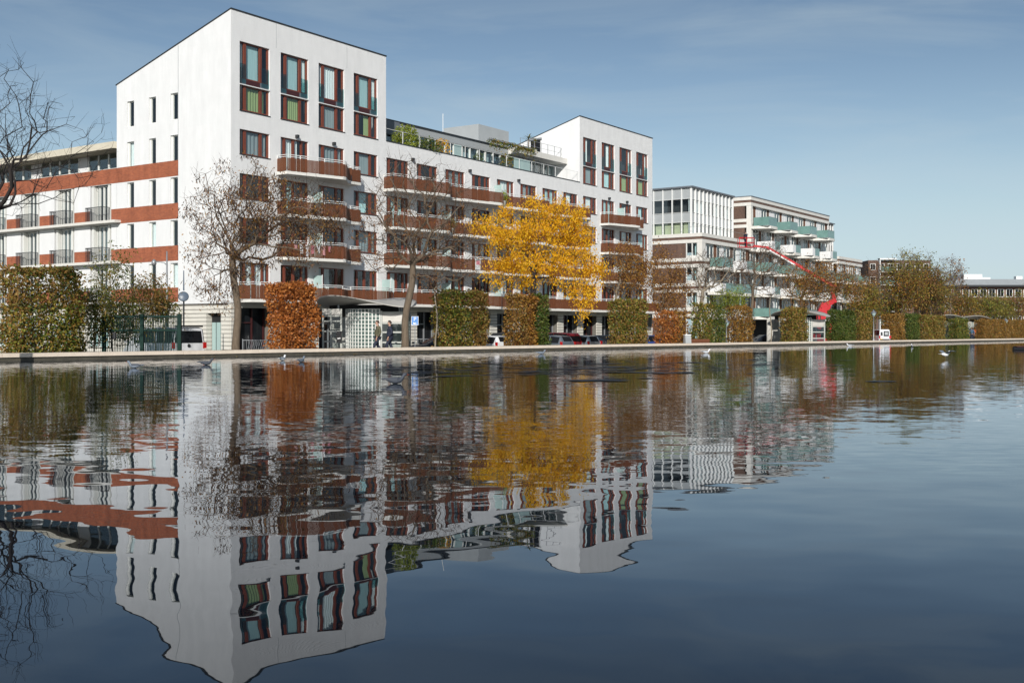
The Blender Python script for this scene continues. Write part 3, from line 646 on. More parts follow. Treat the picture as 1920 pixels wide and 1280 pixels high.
for (x0, x1, z, sd_) in ((1.6, 7.4, 9.0, 'green'), (7.9, 14.6, 9.0, 'white'), (1.6, 7.4, 6.0, 'white'), (7.9, 14.6, 6.0, 'green'), (1.6, 7.4, 3.1, 'white'), (7.9, 14.6, 3.1, 'white')):
    green_balcony(x0, x1, z - .05, 1.9, sd_)
MB().tube([(-.3, 0.1, 13.75), (14.5, .1, 13.75)], .02, 4).tube([(.1, .1, 13.75), (.1, 6, 13.75)], .02, 4).build('roof_rail', 'grey_metal', bb)
# glazed metal box on top
gx0, gx1, gy0, gy1 = 1.0, 13.4, 1.9, 12.0
rows = [(17.28, 18.55, 0), (15.65, 17.25, 1), (14.45, 15.62, 0), (12.96, 14.42, 1)]
def curtain_wall(a0, a1, fixed, end, n):
    pw = (a1 - a0) / n
    for i in range(n):
        for z0, z1, gl_ in rows:
            p = (fixed + .06) if end else (fixed + .06); q = [(a0 + i * pw + .05, z0), (a0 + (i + 1) * pw - .05, z0), (a0 + (i + 1) * pw - .05, z1), (a0 + i * pw + .05, z1)]
            pts = [(p, a, z) if end else (a, p, z) for a, z in q]
            if not gl_: MB().quad(*pts).build('metal_panel', 'grey_panel', bb)
            else:
                dark = end or RNG.random() < .35
                o = MB().quad(*pts).build('window', 'glass', bb)
                if (not dark and RNG.random() < .8) or (end and z0 < 13 and i < 6):
                    c_ = [((p + .4), a, z) if end else (a, p + .3, z) for a, z in q]
                    MB().quad(*c_).build('blind', 'curtain_white' if not end else 'curtain_lime', o)
    for i in range(n + 1):
        a = a0 + i * pw
        if end: MB().box(fixed - .06, fixed + .12, a - .06, a + .06, 12.96, 18.58).build('mullion', 'white_metal', bb)
        else: MB().box(a - .055, a + .055, fixed - .16, fixed + .12, 12.96, 18.58).build('mullion', 'white_metal', bb)
    for z0, z1, _ in rows:
        if end: MB().box(fixed - .03, fixed + .10, a0 + .07, a1 - .07, z1 - .0, z1 + .035).build('rail', 'white_metal', bb)
        else: MB().box(a0 + .07, a1 - .07, fixed - .03, fixed + .10, z1 - .0, z1 + .035).build('rail', 'white_metal', bb)
curtain_wall(gx0, gx1, gy0, False, 11); curtain_wall(gy0, gy1, gx0, True, 8)
MB().box(gx0 - .25, gx1 + .25, gy0 - .3, gy1, 18.60, 18.78).build('box_roof', 'lead_grey', bb)
MB().box(gx0 + 1.1, gx1, gy0 + 1.1, gy1, 12.96, 18.55).build('box_inner', 'interior', bb)
# block B: tall part with four stacks of balconies
BX0, BX1 = 15.0, 45.6
band(BX0, BX1, 0, 12, 18.75); MB().box(BX0 - .1, BX1 + .1, -.12, 12, 18.755, 18.86).build('roof_edge', 'lead_grey', bb)
for zt in (15.9,): band(BX0, BX0 + .35, .6, 12, zt)
for z, zt in ((12.96, 14.74), (15.9, 17.59)):
    MB().box(BX0, BX0 + .3, .9, 12, z, zt).build('brick_panel', 'brown_brick', bb)
MB().box(BX0 - .03, BX0 + .5, -.03, .6, 12.96, 17.59).build('corner_pier', 'pale_slab', bb)
for z in (GZ, 3.1, 6.05, 9.0, 11.95, 14.9):
    z1 = 2.75 if z == GZ else z + 2.60
    if z > 14: z1 = 17.59
    if z == GZ: MB().box(BX0 + .52, BX1, 1.2, 1.3, z, z1).build('dark_recess', 'black_void', bb)  # black colour puts in the deep shade under the balconies
    else: back_panel(BX0 + .52, BX1, .35, z, z1, 32)
    if z > 0: MB().box(BX0, BX1, -.25, .4, z - .35, z - .004).build('floor_slab', 'pale_slab', bb)
MB().box(BX0 + .5, BX1, 1.5, 1.6, GZ, 17.6).build('inner_wall', 'interior', bb)
MB().box(BX0 + .5, BX1, 1.7, 12, 18.0, 18.3).build('roof', 'lead_grey', bb)
for k, z in enumerate((3.1, 6.05, 9.0, 11.95, 14.9)):
    for j in range(4):
        x0 = BX0 + .1 + 7.65 * j + (1.2 if k % 2 else 0); green_balcony(x0, x0 + 5.4, z, 2.4, 'green' if k % 2 == 0 else 'white')
# metal bay and the low far block
for i in range(5):
    x = BX1 + .1 + 1.1 * i; MB().box(x - .06, x + .06, .8, 1.1, 9, 18.0).build('mullion', 'white_metal', bb)
    if i < 4:
        for z0, z1, m_ in ((9.1, 11.8, 'dark_pane'), (12, 14.7, 'dark_pane'), (14.9, 16.4, 'grey_panel'), (16.5, 17.9, 'dark_pane')): MB().box(x + .07, x + 1.02, 1.0, 1.06, z0, z1).build('metal_panel', m_, bb)
MB().box(BX1, BX1 + 4.7, 1.12, 12, 3, 17.9).build('bay_core', 'grey_panel', bb); MB().box(BX1 - .05, BX1 + 4.75, .6, 12, 17.92, 18.06).build('bay_roof', 'lead_grey', bb)
for zt in (4.0, 7.0, 10.0, 12.95): band(50.4, 62, 0, 12, zt)
for k, z in enumerate((GZ, 4.0, 7.0, 10.0)): back_panel(50.4, 62, .3, z, (2.84, 5.84, 8.84, 11.79)[k], 12)
for z in (3.1, 6.05, 9.0):
    for x0 in (45.9, 51.5, 57): green_balcony(x0, x0 + 4.6, z, 1.9, 'green' if (z + x0) % 2 < 1 else 'white')
MB().box(50.4, 62, 1.2, 12, GZ, 12).build('inner_wall', 'interior', bb)
# link building in the gap behind the right tower
lk = MB().box(-12, 0, 12.2, 24, GZ, 12.5).build('link_building', 'lead_grey'); lk.location = (ex, ey, 0); lk.rotation_euler.z = UA
tag(lk, 'dark grey low building in the gap behind the right white tower', 'building')

# ================================================================ far buildings on the right
def far_block(name, label, cat, px0, px1, ytop, d, depth, wallm, rows_, cols, winm='dark_pane', framem='white_frame', ybot=655, wfrac=.62, hfrac=.5):
    x0, x1 = xat(px0, d), xat(px1, d); z1 = zat(ytop, d); t_ = thing(name, label, cat, (x0, d, GZ))
    W, H = x1 - x0, z1 - GZ
    MB().box(0, W, 0, depth, 0, H).build('wall', wallm, t_)
    cw, rh = W / cols, H / rows_
    fm = wmesh(('fw', name), lambda b: b.box(0, cw * wfrac, -.06, -.004, 0, rh * hfrac), framem); pm_ = wmesh(('fp', name), lambda b: b.box(.12, cw * wfrac * .48, -.09, -.065, .1, rh * hfrac - .1).box(cw * wfrac * .52, cw * wfrac - .12, -.09, -.065, .1, rh * hfrac - .1), winm)
    for i in range(cols):
        for j in range(1, rows_):
            o = inst(fm, 'window', t_, (cw * (i + (1 - wfrac) / 2), 0, rh * (j + .25))); inst(pm_, 'pane', o)
    return t_, W, H
tb, W, H = far_block('brown_apartment_tower', 'distant dark brick apartment tower with pale glazed bay rising over the trees', 'apartment building', 1628, 1745, 488, 265, 14, 'brown_brick', 6, 7)
for j in range(6): MB().box(2.4, 6.0, -1.3, -.1, H / 6 * j + .2, H / 6 * j + .45).build('balcony_slab', 'pale_slab', tb); MB().box(2.5, 5.9, -1.25, -1.2, H / 6 * j + .5, H / 6 * j + 1.5).build('balcony_glass', 'green_panel', tb)
MB().box(2.3, 2.5, -1.3, -.1, 0, H + .4).build('bay_edge', 'white_metal', tb); MB().box(2.3, 6.2, -1.4, .2, H + .1, H + .4).build('bay_roof', 'white_metal', tb)
ob_, W, H = far_block('long_office_building', 'long low brick office building with grey roof and rows of white framed windows far right', 'office building', 1770, 2080, 538, 215, 16, 'russet_brick', 4, 19, wfrac=.8, hfrac=.6)
MB().box(-1.2, W + 1, -1.2, 17, H + .0, H + .35).build('eaves', 'dark_metal', ob_)
MB().xprism([(-.8, H + .36), (16.5, H + .36), (13, H + 1.9), (2.0, H + 1.6)], -.8, W + 1).build('roof', 'grey_panel', ob_)
MB().box(5.0, 8.6, 3, 9, H + 1.2, H + 2.6).build('plant_room', 'white_render', ob_); MB().box(8.6, 10.4, 3.5, 9, H + 1.2, H + 2.0).build('plant_room', 'white_render', ob_)
for x in (15, 17.3, 19.6, 22): MB().box(x, x + 1.2, 2.5, 3.6, H + 1.5, H + 2.2).build('roof_vent', 'white_metal', ob_)
tag(MB().box(0, 40, 0, 10, 0, 9).build('distant_grey_block', 'grey_panel'), 'grey block half hidden by the trees beside the far office building', 'building').location = (xat(1700, 300), 300, GZ)
# ================================================================ vegetation
LC = dict(
 yellow=[(.52, .24, .006), (.62, .345, .010), (.64, .40, .012), (.58, .29, .008), (.34, .16, .012)],
 orange=[(.10, .035, .010), (.26, .085, .018), (.34, .12, .025), (.22, .075, .02), (.42, .19, .05)],
 mixed=[(.030, .055, .010), (.065, .10, .015), (.15, .15, .022), (.26, .19, .035), (.12, .055, .015), (.05, .08, .012)],
 mixbrown=[(.05, .055, .012), (.15, .085, .02), (.24, .12, .03), (.08, .08, .015), (.30, .18, .06), (.10, .05, .015)],
 green=[(.020, .042, .010), (.04, .072, .012), (.07, .10, .016), (.11, .12, .024), (.028, .05, .01), (.13, .10, .03)],
 brown=[(.06, .026, .012), (.14, .062, .02), (.22, .105, .026), (.09, .038, .016)],
 pods=[(.025, .015, .011), (.05, .026, .016), (.035, .02, .012), (.20, .11, .02)],
 rust=[(.09, .038, .012), (.22, .098, .018), (.32, .18, .028), (.08, .036, .012), (.18, .08, .018)],
 olive=[(.05, .065, .012), (.12, .12, .02), (.19, .15, .022), (.07, .065, .018), (.24, .17, .03)],
 lime=[(.13, .17, .02), (.20, .21, .03), (.09, .13, .02)],
 bamboo=[(.03, .06, .014), (.07, .10, .02), (.13, .13, .025), (.19, .11, .02), (.05, .07, .015)])
for k, v in LC.items(): leaf_mat('leaf_' + k, [tuple(min(q * (1.4 if k == 'yellow' else 1.6), .85) for q in c_) for c_ in v], .25 if k in ('pods', 'brown') else .38)
def leaves(pts, size, m, name, parent, droop=0., aspect=.5, rng=RNG, kind='stuff', flat=0.):
    """diamond shaped leaves, one island each, so that each takes its own colour"""
    P = np.asarray(pts, dtype=float); n = len(P)
    d = rng.normal(size=(n, 3)); d /= np.linalg.norm(d, axis=1)[:, None]
    d[:, 2] -= droop * 1.6; d /= np.linalg.norm(d, axis=1)[:, None]
    u = rng.normal(size=(n, 3)); u -= d * (u * d).sum(1)[:, None]; u /= np.linalg.norm(u, axis=1)[:, None]
    s = size * rng.uniform(.6, 1.35, n)[:, None]
    V = np.stack([P, P + d * s * .45 + u * s * aspect * .5, P + d * s, P + d * s * .45 - u * s * aspect * .5], 1).reshape(-1, 3)
    me = bpy.data.meshes.new(name); me.vertices.add(4 * n); me.loops.add(4 * n); me.polygons.add(n)
    me.vertices.foreach_set('co', V.astype(np.float32).ravel()); me.loops.foreach_set('vertex_index', np.arange(4 * n, dtype=np.int32))
    me.polygons.foreach_set('loop_start', np.arange(0, 4 * n, 4, dtype=np.int32)); me.update(calc_edges=True); me.materials.append(M[m])
    o = inst(me, name, parent)
    return o
def ell(c, r, n, rng, shell=.0):
    """n points in an ellipsoid, denser outside with shell > 0"""
    d = rng.normal(size=(n, 3)); d /= np.linalg.norm(d, axis=1)[:, None]; k = rng.uniform(shell ** 3, 1, n) ** (1 / 3)
    return np.asarray(c) + d * k[:, None] * np.asarray(r)
def grow(base, fork, tips, r0, rt, rng, wob=.12, alpha=.4, step=.55):
    """branch skeleton: each tip joins the nearest node, weighing the way back to the fork"""
    base, fork = np.array(base, float), np.array(fork, float); Ht = np.linalg.norm(fork - base); n0 = 9; ph = rng.uniform(0, 6)
    N = [base + (fork - base) * t_ + np.array([math.sin(t_ * 5 + ph), math.cos(t_ * 4 + ph), 0]) * .03 * Ht * math.sin(math.pi * t_) for t_ in np.linspace(0, 1, n0)]
    par = [-1] + list(range(n0 - 1)); plen = [0.] * n0
    tips = tips[np.argsort(np.linalg.norm(tips - fork, axis=1))]
    cap = len(tips) * 9 + 60; A = np.zeros((cap, 3)); PL = np.zeros(cap); A[:n0] = N; cnt = n0; PL[:n0 - 2] = 1e6
    for p in tips:
        dv = A[:cnt] - p; dd = np.sqrt((dv * dv).sum(1)); j = int(np.argmin(dd + alpha * PL[:cnt])); dist = dd[j]
        k = max(1, min(7, int(round(dist / step)))); a = A[j].copy(); prev = j
        side = rng.normal(size=3) * wob * dist; side[2] += .10 * dist
        for i in range(1, k + 1):
            f = i / k; q = a + (p - a) * f + side * math.sin(math.pi * f) * .8
            A[cnt] = q; PL[cnt] = PL[prev] + dist / k; par.append(prev); prev = cnt; cnt += 1
    A = A[:cnt]; ch = [[] for _ in range(cnt)]
    for i, p in enumerate(par):
        if p >= 0: ch[p].append(i)
    w_ = np.zeros(cnt)
    for i in range(cnt - 1, -1, -1): w_[i] = max(1., sum(w_[c] for c in ch[i]))
    e = math.log(r0 / rt) / math.log(max(w_[n0 - 1], 2)); rad = rt * w_ ** e
    for i in range(n0): rad[i] = r0 * (1.22 - .22 * min(1, i / 2)) if i < 3 else r0 * (1 - .12 * i / n0)
    chains = []; st = [0]; 
    stack = [(None, 0)]
    while stack:
        p0, i = stack.pop(); c = [i] if p0 is None else [p0, i]
        while ch[i]:
            b = max(ch[i], key=lambda z: w_[z])
            for o_ in ch[i]:
                if o_ != b: stack.append((i, o_))
            c.append(b); i = b
        chains.append(c)
    return A, rad, chains
def tree(name, label, cat, d, px, trunk, crown, r0, ntips, leafspec=None, seed=1, bark='bark', twig='twig', rt=.008, group=None, hang=0., base_z=PZ, alpha=.4, wob=.12, twigs=0, shellv=.35):
    """trunk = [(px, py) fork]; crown = list of pixel boxes (x0, x1, ytop, ybot) at depth d"""
    rng = np.random.default_rng(seed); bx = xat(px, d)
    root = thing(name, label, cat, (bx, d, base_z), 0, group)
    O = np.array([bx, d, base_z]); fork = np.array(at(trunk[0], trunk[1], d)) - O
    tot = sum((x1 - x0) * (y1 - y0) for x0, x1, y0, y1 in crown); tips = []; E = []
    for x0, x1, y0, y1 in crown:
        c = np.array(at((x0 + x1) / 2, (y0 + y1) / 2, d)) - O; rx = (x1 - x0) / 2 / FPX * d; rz = (y1 - y0) / 2 / FPX * d
        E.append((c, (rx, rx * .8, rz))); tips.append(ell(c, (rx, rx * .8, rz), max(int(ntips * (x1 - x0) * (y1 - y0) / tot), 3), rng, shellv))
    tips = np.concatenate(tips); A, rad, chains = grow((0, 0, -.15), fork, tips, r0, rt, rng, wob, alpha)
    tk, br = MB(), MB()
    for c in chains:
        r = rad[c].copy()
        if len(c) > 1 and c[0] != 0: r[0] = min(r[0], r[1] * 1.15)
        r[-1] *= .5
        if c[0] == 0 or r[0] > .035: tk.tube(A[c], r, 8 if c[0] == 0 else 6, False)
        else: br.tube(A[c], r, 3, False)
    for i in range(twigs):                       # fine side shoots
        j = rng.integers(10, len(A)); q = A[j]; dv = rng.normal(size=3); dv[2] += .35; dv /= np.linalg.norm(dv); l = rng.uniform(.3, .9)
        m_ = q + dv * l * .5 + rng.normal(size=3) * .05; br.tube([q, m_, q + dv * l + np.array([0, 0, .08])], [rt * .8, rt * .6, rt * .3], 3, False)
    tk.build('trunk', bark, root, True)
    b = tag(br.build('branches', twig, root), kind='stuff')
    for (m, n, size, asp, droop, spread, where) in (leafspec or []):
        ends = A[-int(len(A) * .8):] if where == 'all' else tips
        if where == 'ell':
            P = np.concatenate([ell(c, r, max(int(n * r[0] * r[2] / sum(e[1][0] * e[1][2] for e in E)), 1), rng, .3) for c, r in E])
        else:
            if where == 'low': ends = tips[tips[:, 2] < np.quantile(tips[:, 2], .72)]
            # clustered: a few leaves round each chosen twig end, leaving gaps between the clusters
            k = rng.integers(0, len(ends), max(n // 9, 1)); cen = ends[k]; P = np.repeat(cen, 9, 0) + rng.normal(size=(len(cen) * 9, 3)) * spread
        P[:, 2] = np.maximum(P[:, 2], .6)
        tag(leaves(P, size, m, 'crown', root, droop, asp, rng), kind='stuff')
    return root
def hedge(label, px0, px1, ytop, off, m, dens=1.0, seed=1, thick=1.0, group='clipped hedges behind the pond wall', name='hedge', size=.14, extra=None, base=PZ, gaps=0.):
    rng = np.random.default_rng(seed); d = (qd(px0, off) + qd(px1, off)) / 2
    # the block follows the quay: its left corner shows at px0, its right corner at px1
    d0 = qd(px0, off + thick * .5); d1 = qd(px1, off); A_ = Vector((xat(px0, d0), d0)); B_ = Vector((xat(px1, d1), d1)); Ln = max((B_ - A_).dot(QD), .7)
    H = zat(ytop, (d0 + d1) / 2) - base
    p0 = Q0 + QD * ((A_ - Q0).dot(QD)) + QN * off
    root = thing(name, label, 'hedge', (p0.x, p0.y, base), QROT, group)
    def face(n, fx):
        P = np.zeros((n, 3)); P[:] = fx(n); return P
    areas = [(Ln * H, 'f'), (thick * H, 'l'), (thick * H, 'r'), (Ln * thick, 't'), (Ln * H * .5, 'b')]; pts = []
    for a, w_ in areas:
        n = int(a * 330 * dens); r1, r2, r3 = rng.uniform(size=(3, n)); r3 = r3 ** 1.4 * .34 - .10
        lump = .09 * np.sin(r1 * 11 + seed) * np.sin(r2 * 9 + seed * 2)
        r3 = r3 + lump
        if w_ == 'f': pts.append(np.stack([r1 * Ln, r3, r2 * H], 1))
        if w_ == 'b': pts.append(np.stack([r1 * Ln, thick - r3, r2 * H], 1))
        if w_ == 'l': pts.append(np.stack([r3, r1 * thick, r2 * H], 1))
        if w_ == 'r': pts.append(np.stack([Ln - r3, r1 * thick, r2 * H], 1))
        if w_ == 't': pts.append(np.stack([r1 * Ln, r2 * thick, H - r3 * .7], 1))
    n = int(Ln * H * thick * 130 * dens); pts.append(rng.uniform(size=(n, 3)) * (Ln, thick, H))
    P = np.concatenate(pts); q_ = seed * 1.7
    P[:, 0] += .10 * np.sin(P[:, 2] * 2.3 + q_) + .06 * np.sin(P[:, 2] * 6.1 + q_ * 2); P[:, 1] += .09 * np.sin(P[:, 0] * 2.1 + P[:, 2] * 1.7 + q_); P[:, 2] += (P[:, 2] / H) * (.07 * np.sin(P[:, 0] * 3.1 + q_) + .05 * np.sin(P[:, 0] * 7.7 + q_))
    stray = rng.uniform(size=len(P)) < .05; P[stray] += rng.normal(size=(stray.sum(), 3)) * .12
    keep = np.ones(len(P), bool)
    if gaps:                                  # thin hedge: gaps in the upper part
        f = np.sin(P[:, 0] * 4 + seed) * np.sin(P[:, 2] * 5 + seed) + .35 * np.sin(P[:, 0] * 11); keep = rng.uniform(size=len(P)) < np.clip(1 - gaps * (P[:, 2] / H) ** 1.5 * (f > -.15), .1, 1)
    P = P[keep]
    if extra:                                      # part of the hedge turned another colour
        sel = rng.uniform(size=len(P)) < np.clip(extra[1](P, Ln, H), 0, 1)
        tag(leaves(P[sel], size, extra[0], 'foliage', root, .1, .62, rng), kind='stuff'); P = P[~sel]
    tag(leaves(P, size, m, 'foliage', root, .1, .62, rng), kind='stuff')
    st = MB(); 
    for i in range(int(Ln * 5) + 2):
        x, y = rng.uniform(.1, Ln - .1), rng.uniform(.2, thick - .2); q = [(x, y, -.05)]
        for k in range(1, 6): q.append((min(max(q[-1][0] + rng.normal() * .1, .05), Ln - .05), min(max(q[-1][1] + rng.normal() * .08, .05), thick - .05), H * .95 * k / 5))
        st.tube(q, [.03, .026, .02, .015, .011, .006], 4, False)
    tag(st.build('stems', 'twig', root), kind='stuff')
    return root
HG = 2.3
hedge('broad ragged green and brown hedge left of the green gate', 18, 158, 506, HG + .3, 'leaf_mixed', 1.5, 1, 1.5, size=.13, gaps=.62, extra=('leaf_mixbrown', lambda P, L_, H: .10 + .4 * (P[:, 2] / H > .62) + .35 * (P[:, 0] < L_ * .15)))
hedge('bright orange clipped hedge left of the glass block pavilion', 514, 596, 534, HG, 'leaf_orange', 1.1, 2)
hedge('yellow green clipped hedge between the dark car and the white car', 824, 914, 549, HG, 'leaf_mixed', 1.0, 3, extra=('leaf_mixbrown', lambda P, L_, H: .75 * (P[:, 0] > L_ * .62) + .3 * (P[:, 2] < H * .35)))
hedge('russet clipped hedge under the yellow tree, joined to a green one', 957, 1004, 555, HG, 'leaf_rust', .85, 4, extra=('leaf_mixbrown', lambda P, L_, H: .6 * (P[:, 0] < L_ * .55)))
hedge('narrow dark green clipped hedge joined to the russet one', 1003, 1029, 554, HG - .1, 'leaf_green', 1.1, 5)
hedge('olive clipped hedge left of the tower end, orange at its foot', 1152, 1214, 564, HG, 'leaf_mixed', 1.0, 6, extra=('leaf_mixbrown', lambda P, L_, H: .35 + .4 * (P[:, 2] < H * .3)))
hedge('loose orange hedge before the brown brick end wall', 1238, 1291, 586, HG, 'leaf_rust', .8, 7, gaps=.6, extra=('leaf_orange', lambda P, L_, H: .8 * (P[:, 0] < L_ * .5)))
hedge('green and brown hedge right of the wooden planter', 1305, 1360, 572, HG, 'leaf_mixed', .8, 8, gaps=.45, extra=('leaf_green', lambda P, L_, H: .7 * (P[:, 0] > L_ * .5)))
hedge('brown orange hedge right of the dark lamp post', 1368, 1412, 575, HG, 'leaf_mixbrown', .75, 9, gaps=.6, extra=('leaf_rust', lambda P, L_, H: .5 + 0 * P[:, 0]))
hedge('slim olive hedge before the second pavilion', 1474, 1514, 579, HG, 'leaf_mixbrown', .95, 10, extra=('leaf_mixed', lambda P, L_, H: .5 + 0 * P[:, 0]))
hedge('dark green clipped hedge right of the second pavilion', 1559, 1603, 584, HG, 'leaf_green', 1.1, 11)
hedge('brown green hedge left of the tall lantern post', 1602, 1638, 585, HG, 'leaf_mixbrown', 1.0, 12, extra=('leaf_mixed', lambda P, L_, H: .4 + 0 * P[:, 0]))
hedge('rusty hedge right of the white box van', 1662, 1696, 591, HG, 'leaf_mixbrown', 1.0, 13, extra=('leaf_rust', lambda P, L_, H: .4 + 0 * P[:, 0]))
hedge('deep green hedge between two brown hedges far right', 1696, 1724, 591, HG, 'leaf_green', 1.0, 14)
hedge('long brown olive hedge left of the third pavilion', 1724, 1772, 593, HG, 'leaf_mixbrown', 1.0, 15, extra=('leaf_mixed', lambda P, L_, H: .45 + 0 * P[:, 0]))
hedge('green hedge between the two far pavilions', 1785, 1816, 599, HG, 'leaf_green', .9, 16, extra=('leaf_mixed', lambda P, L_, H: .5 + 0 * P[:, 0]))
hedge('last long brown hedge running out of the picture', 1836, 1990, 602, HG, 'leaf_mixbrown', .8, 17, extra=('leaf_rust', lambda P, L_, H: .3 + 0 * P[:, 0]))
TD = lambda px, o_=4.0: qd(px, o_)
TG = 'trees along the pond path'
tree('bare_tree', 'bare dark tree reaching in from the left edge before the sky', 'tree', 40, -40, (-25, 440), [(-160, 120, 110, 420), (-60, 215, 180, 400), (-120, 60, 60, 300)], .17, 520, None, 21, 'twig_dark', 'twig_dark', .0075, TG, twigs=700, wob=.2)
tree('pod_tree', 'nearly leafless tree with dark seed pods before the tower corner', 'tree', TD(440), 443, (436, 480), [(345, 560, 290, 520), (400, 660, 330, 470), (350, 480, 400, 590), (480, 640, 350, 500)], .19, 620, [('leaf_pods', 5200, .22, .2, .9, .18, 'tips'), ('leaf_brown', 3600, .12, .4, .5, .22, 'tips'), ('leaf_rust', 900, .11, .5, .4, .3, 'all')], 22, 'bark', 'twig', .011, TG, twigs=1300, wob=.22)
tree('bare_tree', 'bare forked tree with pale trunk right of the glass block pavilion', 'tree', TD(760, 1.3), 759, (774, 492), [(660, 905, 300, 500), (700, 860, 290, 420), (760, 915, 380, 560), (650, 760, 380, 520)], .20, 760, [('leaf_brown', 1800, .12, .4, .5, .16, 'low'), ('leaf_rust', 500, .12, .4, .5, .16, 'low')], 23, 'bark', 'twig', .012, TG, twigs=1300, wob=.2)
tree('sapling', 'thin young tree with straight pale stem left of the yellow green hedge', 'tree', TD(818, 2.6), 817, (815, 540), [(790, 880, 440, 550)], .05, 60, None, 24, 'bark_pale', 'twig', .006, TG, twigs=60)
tree('yellow_tree', 'bright golden yellow tree in full autumn leaf', 'tree', TD(1000, 3.6), 990, (1000, 520), [(900, 1110, 375, 520), (965, 1115, 362, 470), (884, 1000, 395, 455), (905, 960, 470, 540), (1035, 1135, 420, 575), (1070, 1130, 520, 598), (930, 1060, 470, 545)], .19, 215, [('leaf_yellow', 23000, .17, .34, .75, .27, 'tips'), ('leaf_yellow', 2500, .16, .34, .8, .25, 'all'), ('leaf_olive', 1500, .15, .34, .8, .2, 'all')], 25, 'twig_dark', 'twig_dark', .012, TG, shellv=.25)
tree('rusty_tree', 'thin tree with withered rust brown leaves before the right tower', 'tree', TD(1160, 4.5), 1152, (1156, 545), [(1125, 1215, 450, 560), (1160, 1225, 460, 540)], .10, 220, [('leaf_rust', 3600, .15, .4, .7, .25, 'tips'), ('leaf_brown', 2600, .13, .4, .7, .3, 'tips')], 26, 'bark_pale', 'twig', .009, TG, twigs=120)
tree('rusty_tree', 'bushy rust and dark brown tree in the gap between the two buildings', 'tree', TD(1250, 5), 1243, (1240, 580), [(1208, 1270, 455, 590), (1225, 1300, 500, 600)], .11, 220, [('leaf_rust', 3200, .16, .45, .6, .28, 'tips'), ('leaf_brown', 2600, .14, .45, .6, .3, 'tips')], 27, 'bark', 'twig', .009, TG, twigs=160)
tree('bare_tree', 'bare leaning tree with forked trunk at the wooden planter', 'tree', TD(1300, 3.4), 1297, (1318, 545), [(1255, 1400, 465, 560), (1290, 1420, 470, 540)], .16, 330, [('leaf_brown', 500, .1, .4, .5, .3, 'low')], 28, 'bark_pale', 'twig', .013, TG, twigs=700, wob=.2)
tree('green_bush_tree', 'small yellow green tree between two hedges before the pale balconies', 'tree', TD(1365, 5), 1364, (1364, 590), [(1335, 1398, 540, 588)], .06, 120, [('leaf_lime', 2600, .14, .5, .3, .3, 'tips')], 29, 'bark_pale', 'twig', .008, TG)
tree('bare_tree', 'bare tree with straight grey trunk left of the second pavilion', 'tree', TD(1409, 3.2), 1409, (1411, 540), [(1375, 1500, 455, 560), (1390, 1480, 450, 520)], .13, 330, [('leaf_brown', 900, .11, .4, .5, .3, 'low')], 30, 'bark', 'twig', .013, TG, twigs=600, wob=.2)
tree('sapling', 'slender young tree left of the second pavilion canopy', 'tree', TD(1445, 3), 1445, (1444, 560), [(1430, 1462, 520, 562)], .05, 30, None, 31, 'bark_pale', 'twig', .008, TG)
tree('rusty_tree', 'spreading rust brown tree above the second pavilion canopy', 'tree', TD(1502, 5), 1501, (1502, 560), [(1455, 1575, 488, 575), (1490, 1610, 490, 560), (1560, 1625, 500, 570)], .15, 420, [('leaf_rust', 5200, .16, .45, .6, .3, 'tips'), ('leaf_brown', 4200, .15, .45, .6, .35, 'tips'), ('leaf_olive', 1500, .15, .45, .5, .3, 'low')], 32, 'bark', 'twig', .012, TG, twigs=400)
tree('golden_tree', 'low golden brown tree above the dark green hedge', 'tree', TD(1610, 6), 1606, (1606, 585), [(1585, 1650, 530, 590), (1600, 1660, 560, 600)], .1, 160, [('leaf_olive', 3800, .18, .5, .5, .35, 'tips'), ('leaf_rust', 1500, .17, .5, .5, .35, 'tips')], 33, 'bark', 'twig', .012, TG)
k = 0
for (px, x0, x1, y0, y1, o_, lf, lf2, lab) in (
    (1640, 1608, 1670, 490, 600, 6, 'leaf_brown', 'leaf_olive', 'half bare brown tree right of the brick building with sky behind'),
    (1691, 1646, 1738, 476, 590, 7, 'leaf_olive', 'leaf_rust', 'broad olive and rust tree hiding the far brick tower'),
    (1722, 1686, 1766, 474, 585, 10, 'leaf_olive', 'leaf_brown', 'tall dense olive brown tree behind the deep green hedge'),
    (1745, 1700, 1795, 508, 598, 9, 'leaf_olive', 'leaf_mixbrown', 'lower olive tree behind the long brown hedge'),
    (1782, 1740, 1816, 484, 575, 8, 'leaf_brown', 'leaf_brown', 'almost bare tall tree between the far tower and the office'),
    (1800, 1765, 1840, 545, 600, 9, 'leaf_olive', 'leaf_rust', 'golden olive tree below the white roof block'),
    (1846, 1806, 1884, 552, 600, 9, 'leaf_olive', 'leaf_mixed', 'low yellow olive tree before the office windows'),
    (1864, 1842, 1905, 560, 602, 11, 'leaf_mixed', 'leaf_olive', 'greenish low tree before the office windows'),
    (1905, 1880, 1950, 548, 602, 9, 'leaf_olive', 'leaf_brown', 'brown olive tree at the right edge'),
    (1660, 1636, 1700, 548, 600, 11, 'leaf_olive', 'leaf_mixbrown', 'low golden tree behind the white box van')):
    n = 2600 if y1 - y0 > 70 else 1900
    bare = 'bare' in lab
    tree('park_tree', lab, 'tree', TD(px, o_), px, (px + 1, (y0 + y1) / 2 + (y1 - y0) * .28), [(x0, x1, y0, y1), (x0 + 8, x1 - 8, y0 - 6, y1 - 20)], .14, 260, [(lf, n if not bare else 500, .24, .5, .4, .40, 'tips'), (lf2, n if not bare else 300, .22, .5, .4, .42, 'low')], 40 + k, 'bark', 'twig', .014, 'trees of the park beyond the pond', twigs=1100 if y1 - y0 > 70 else 200, shellv=.2); k += 1
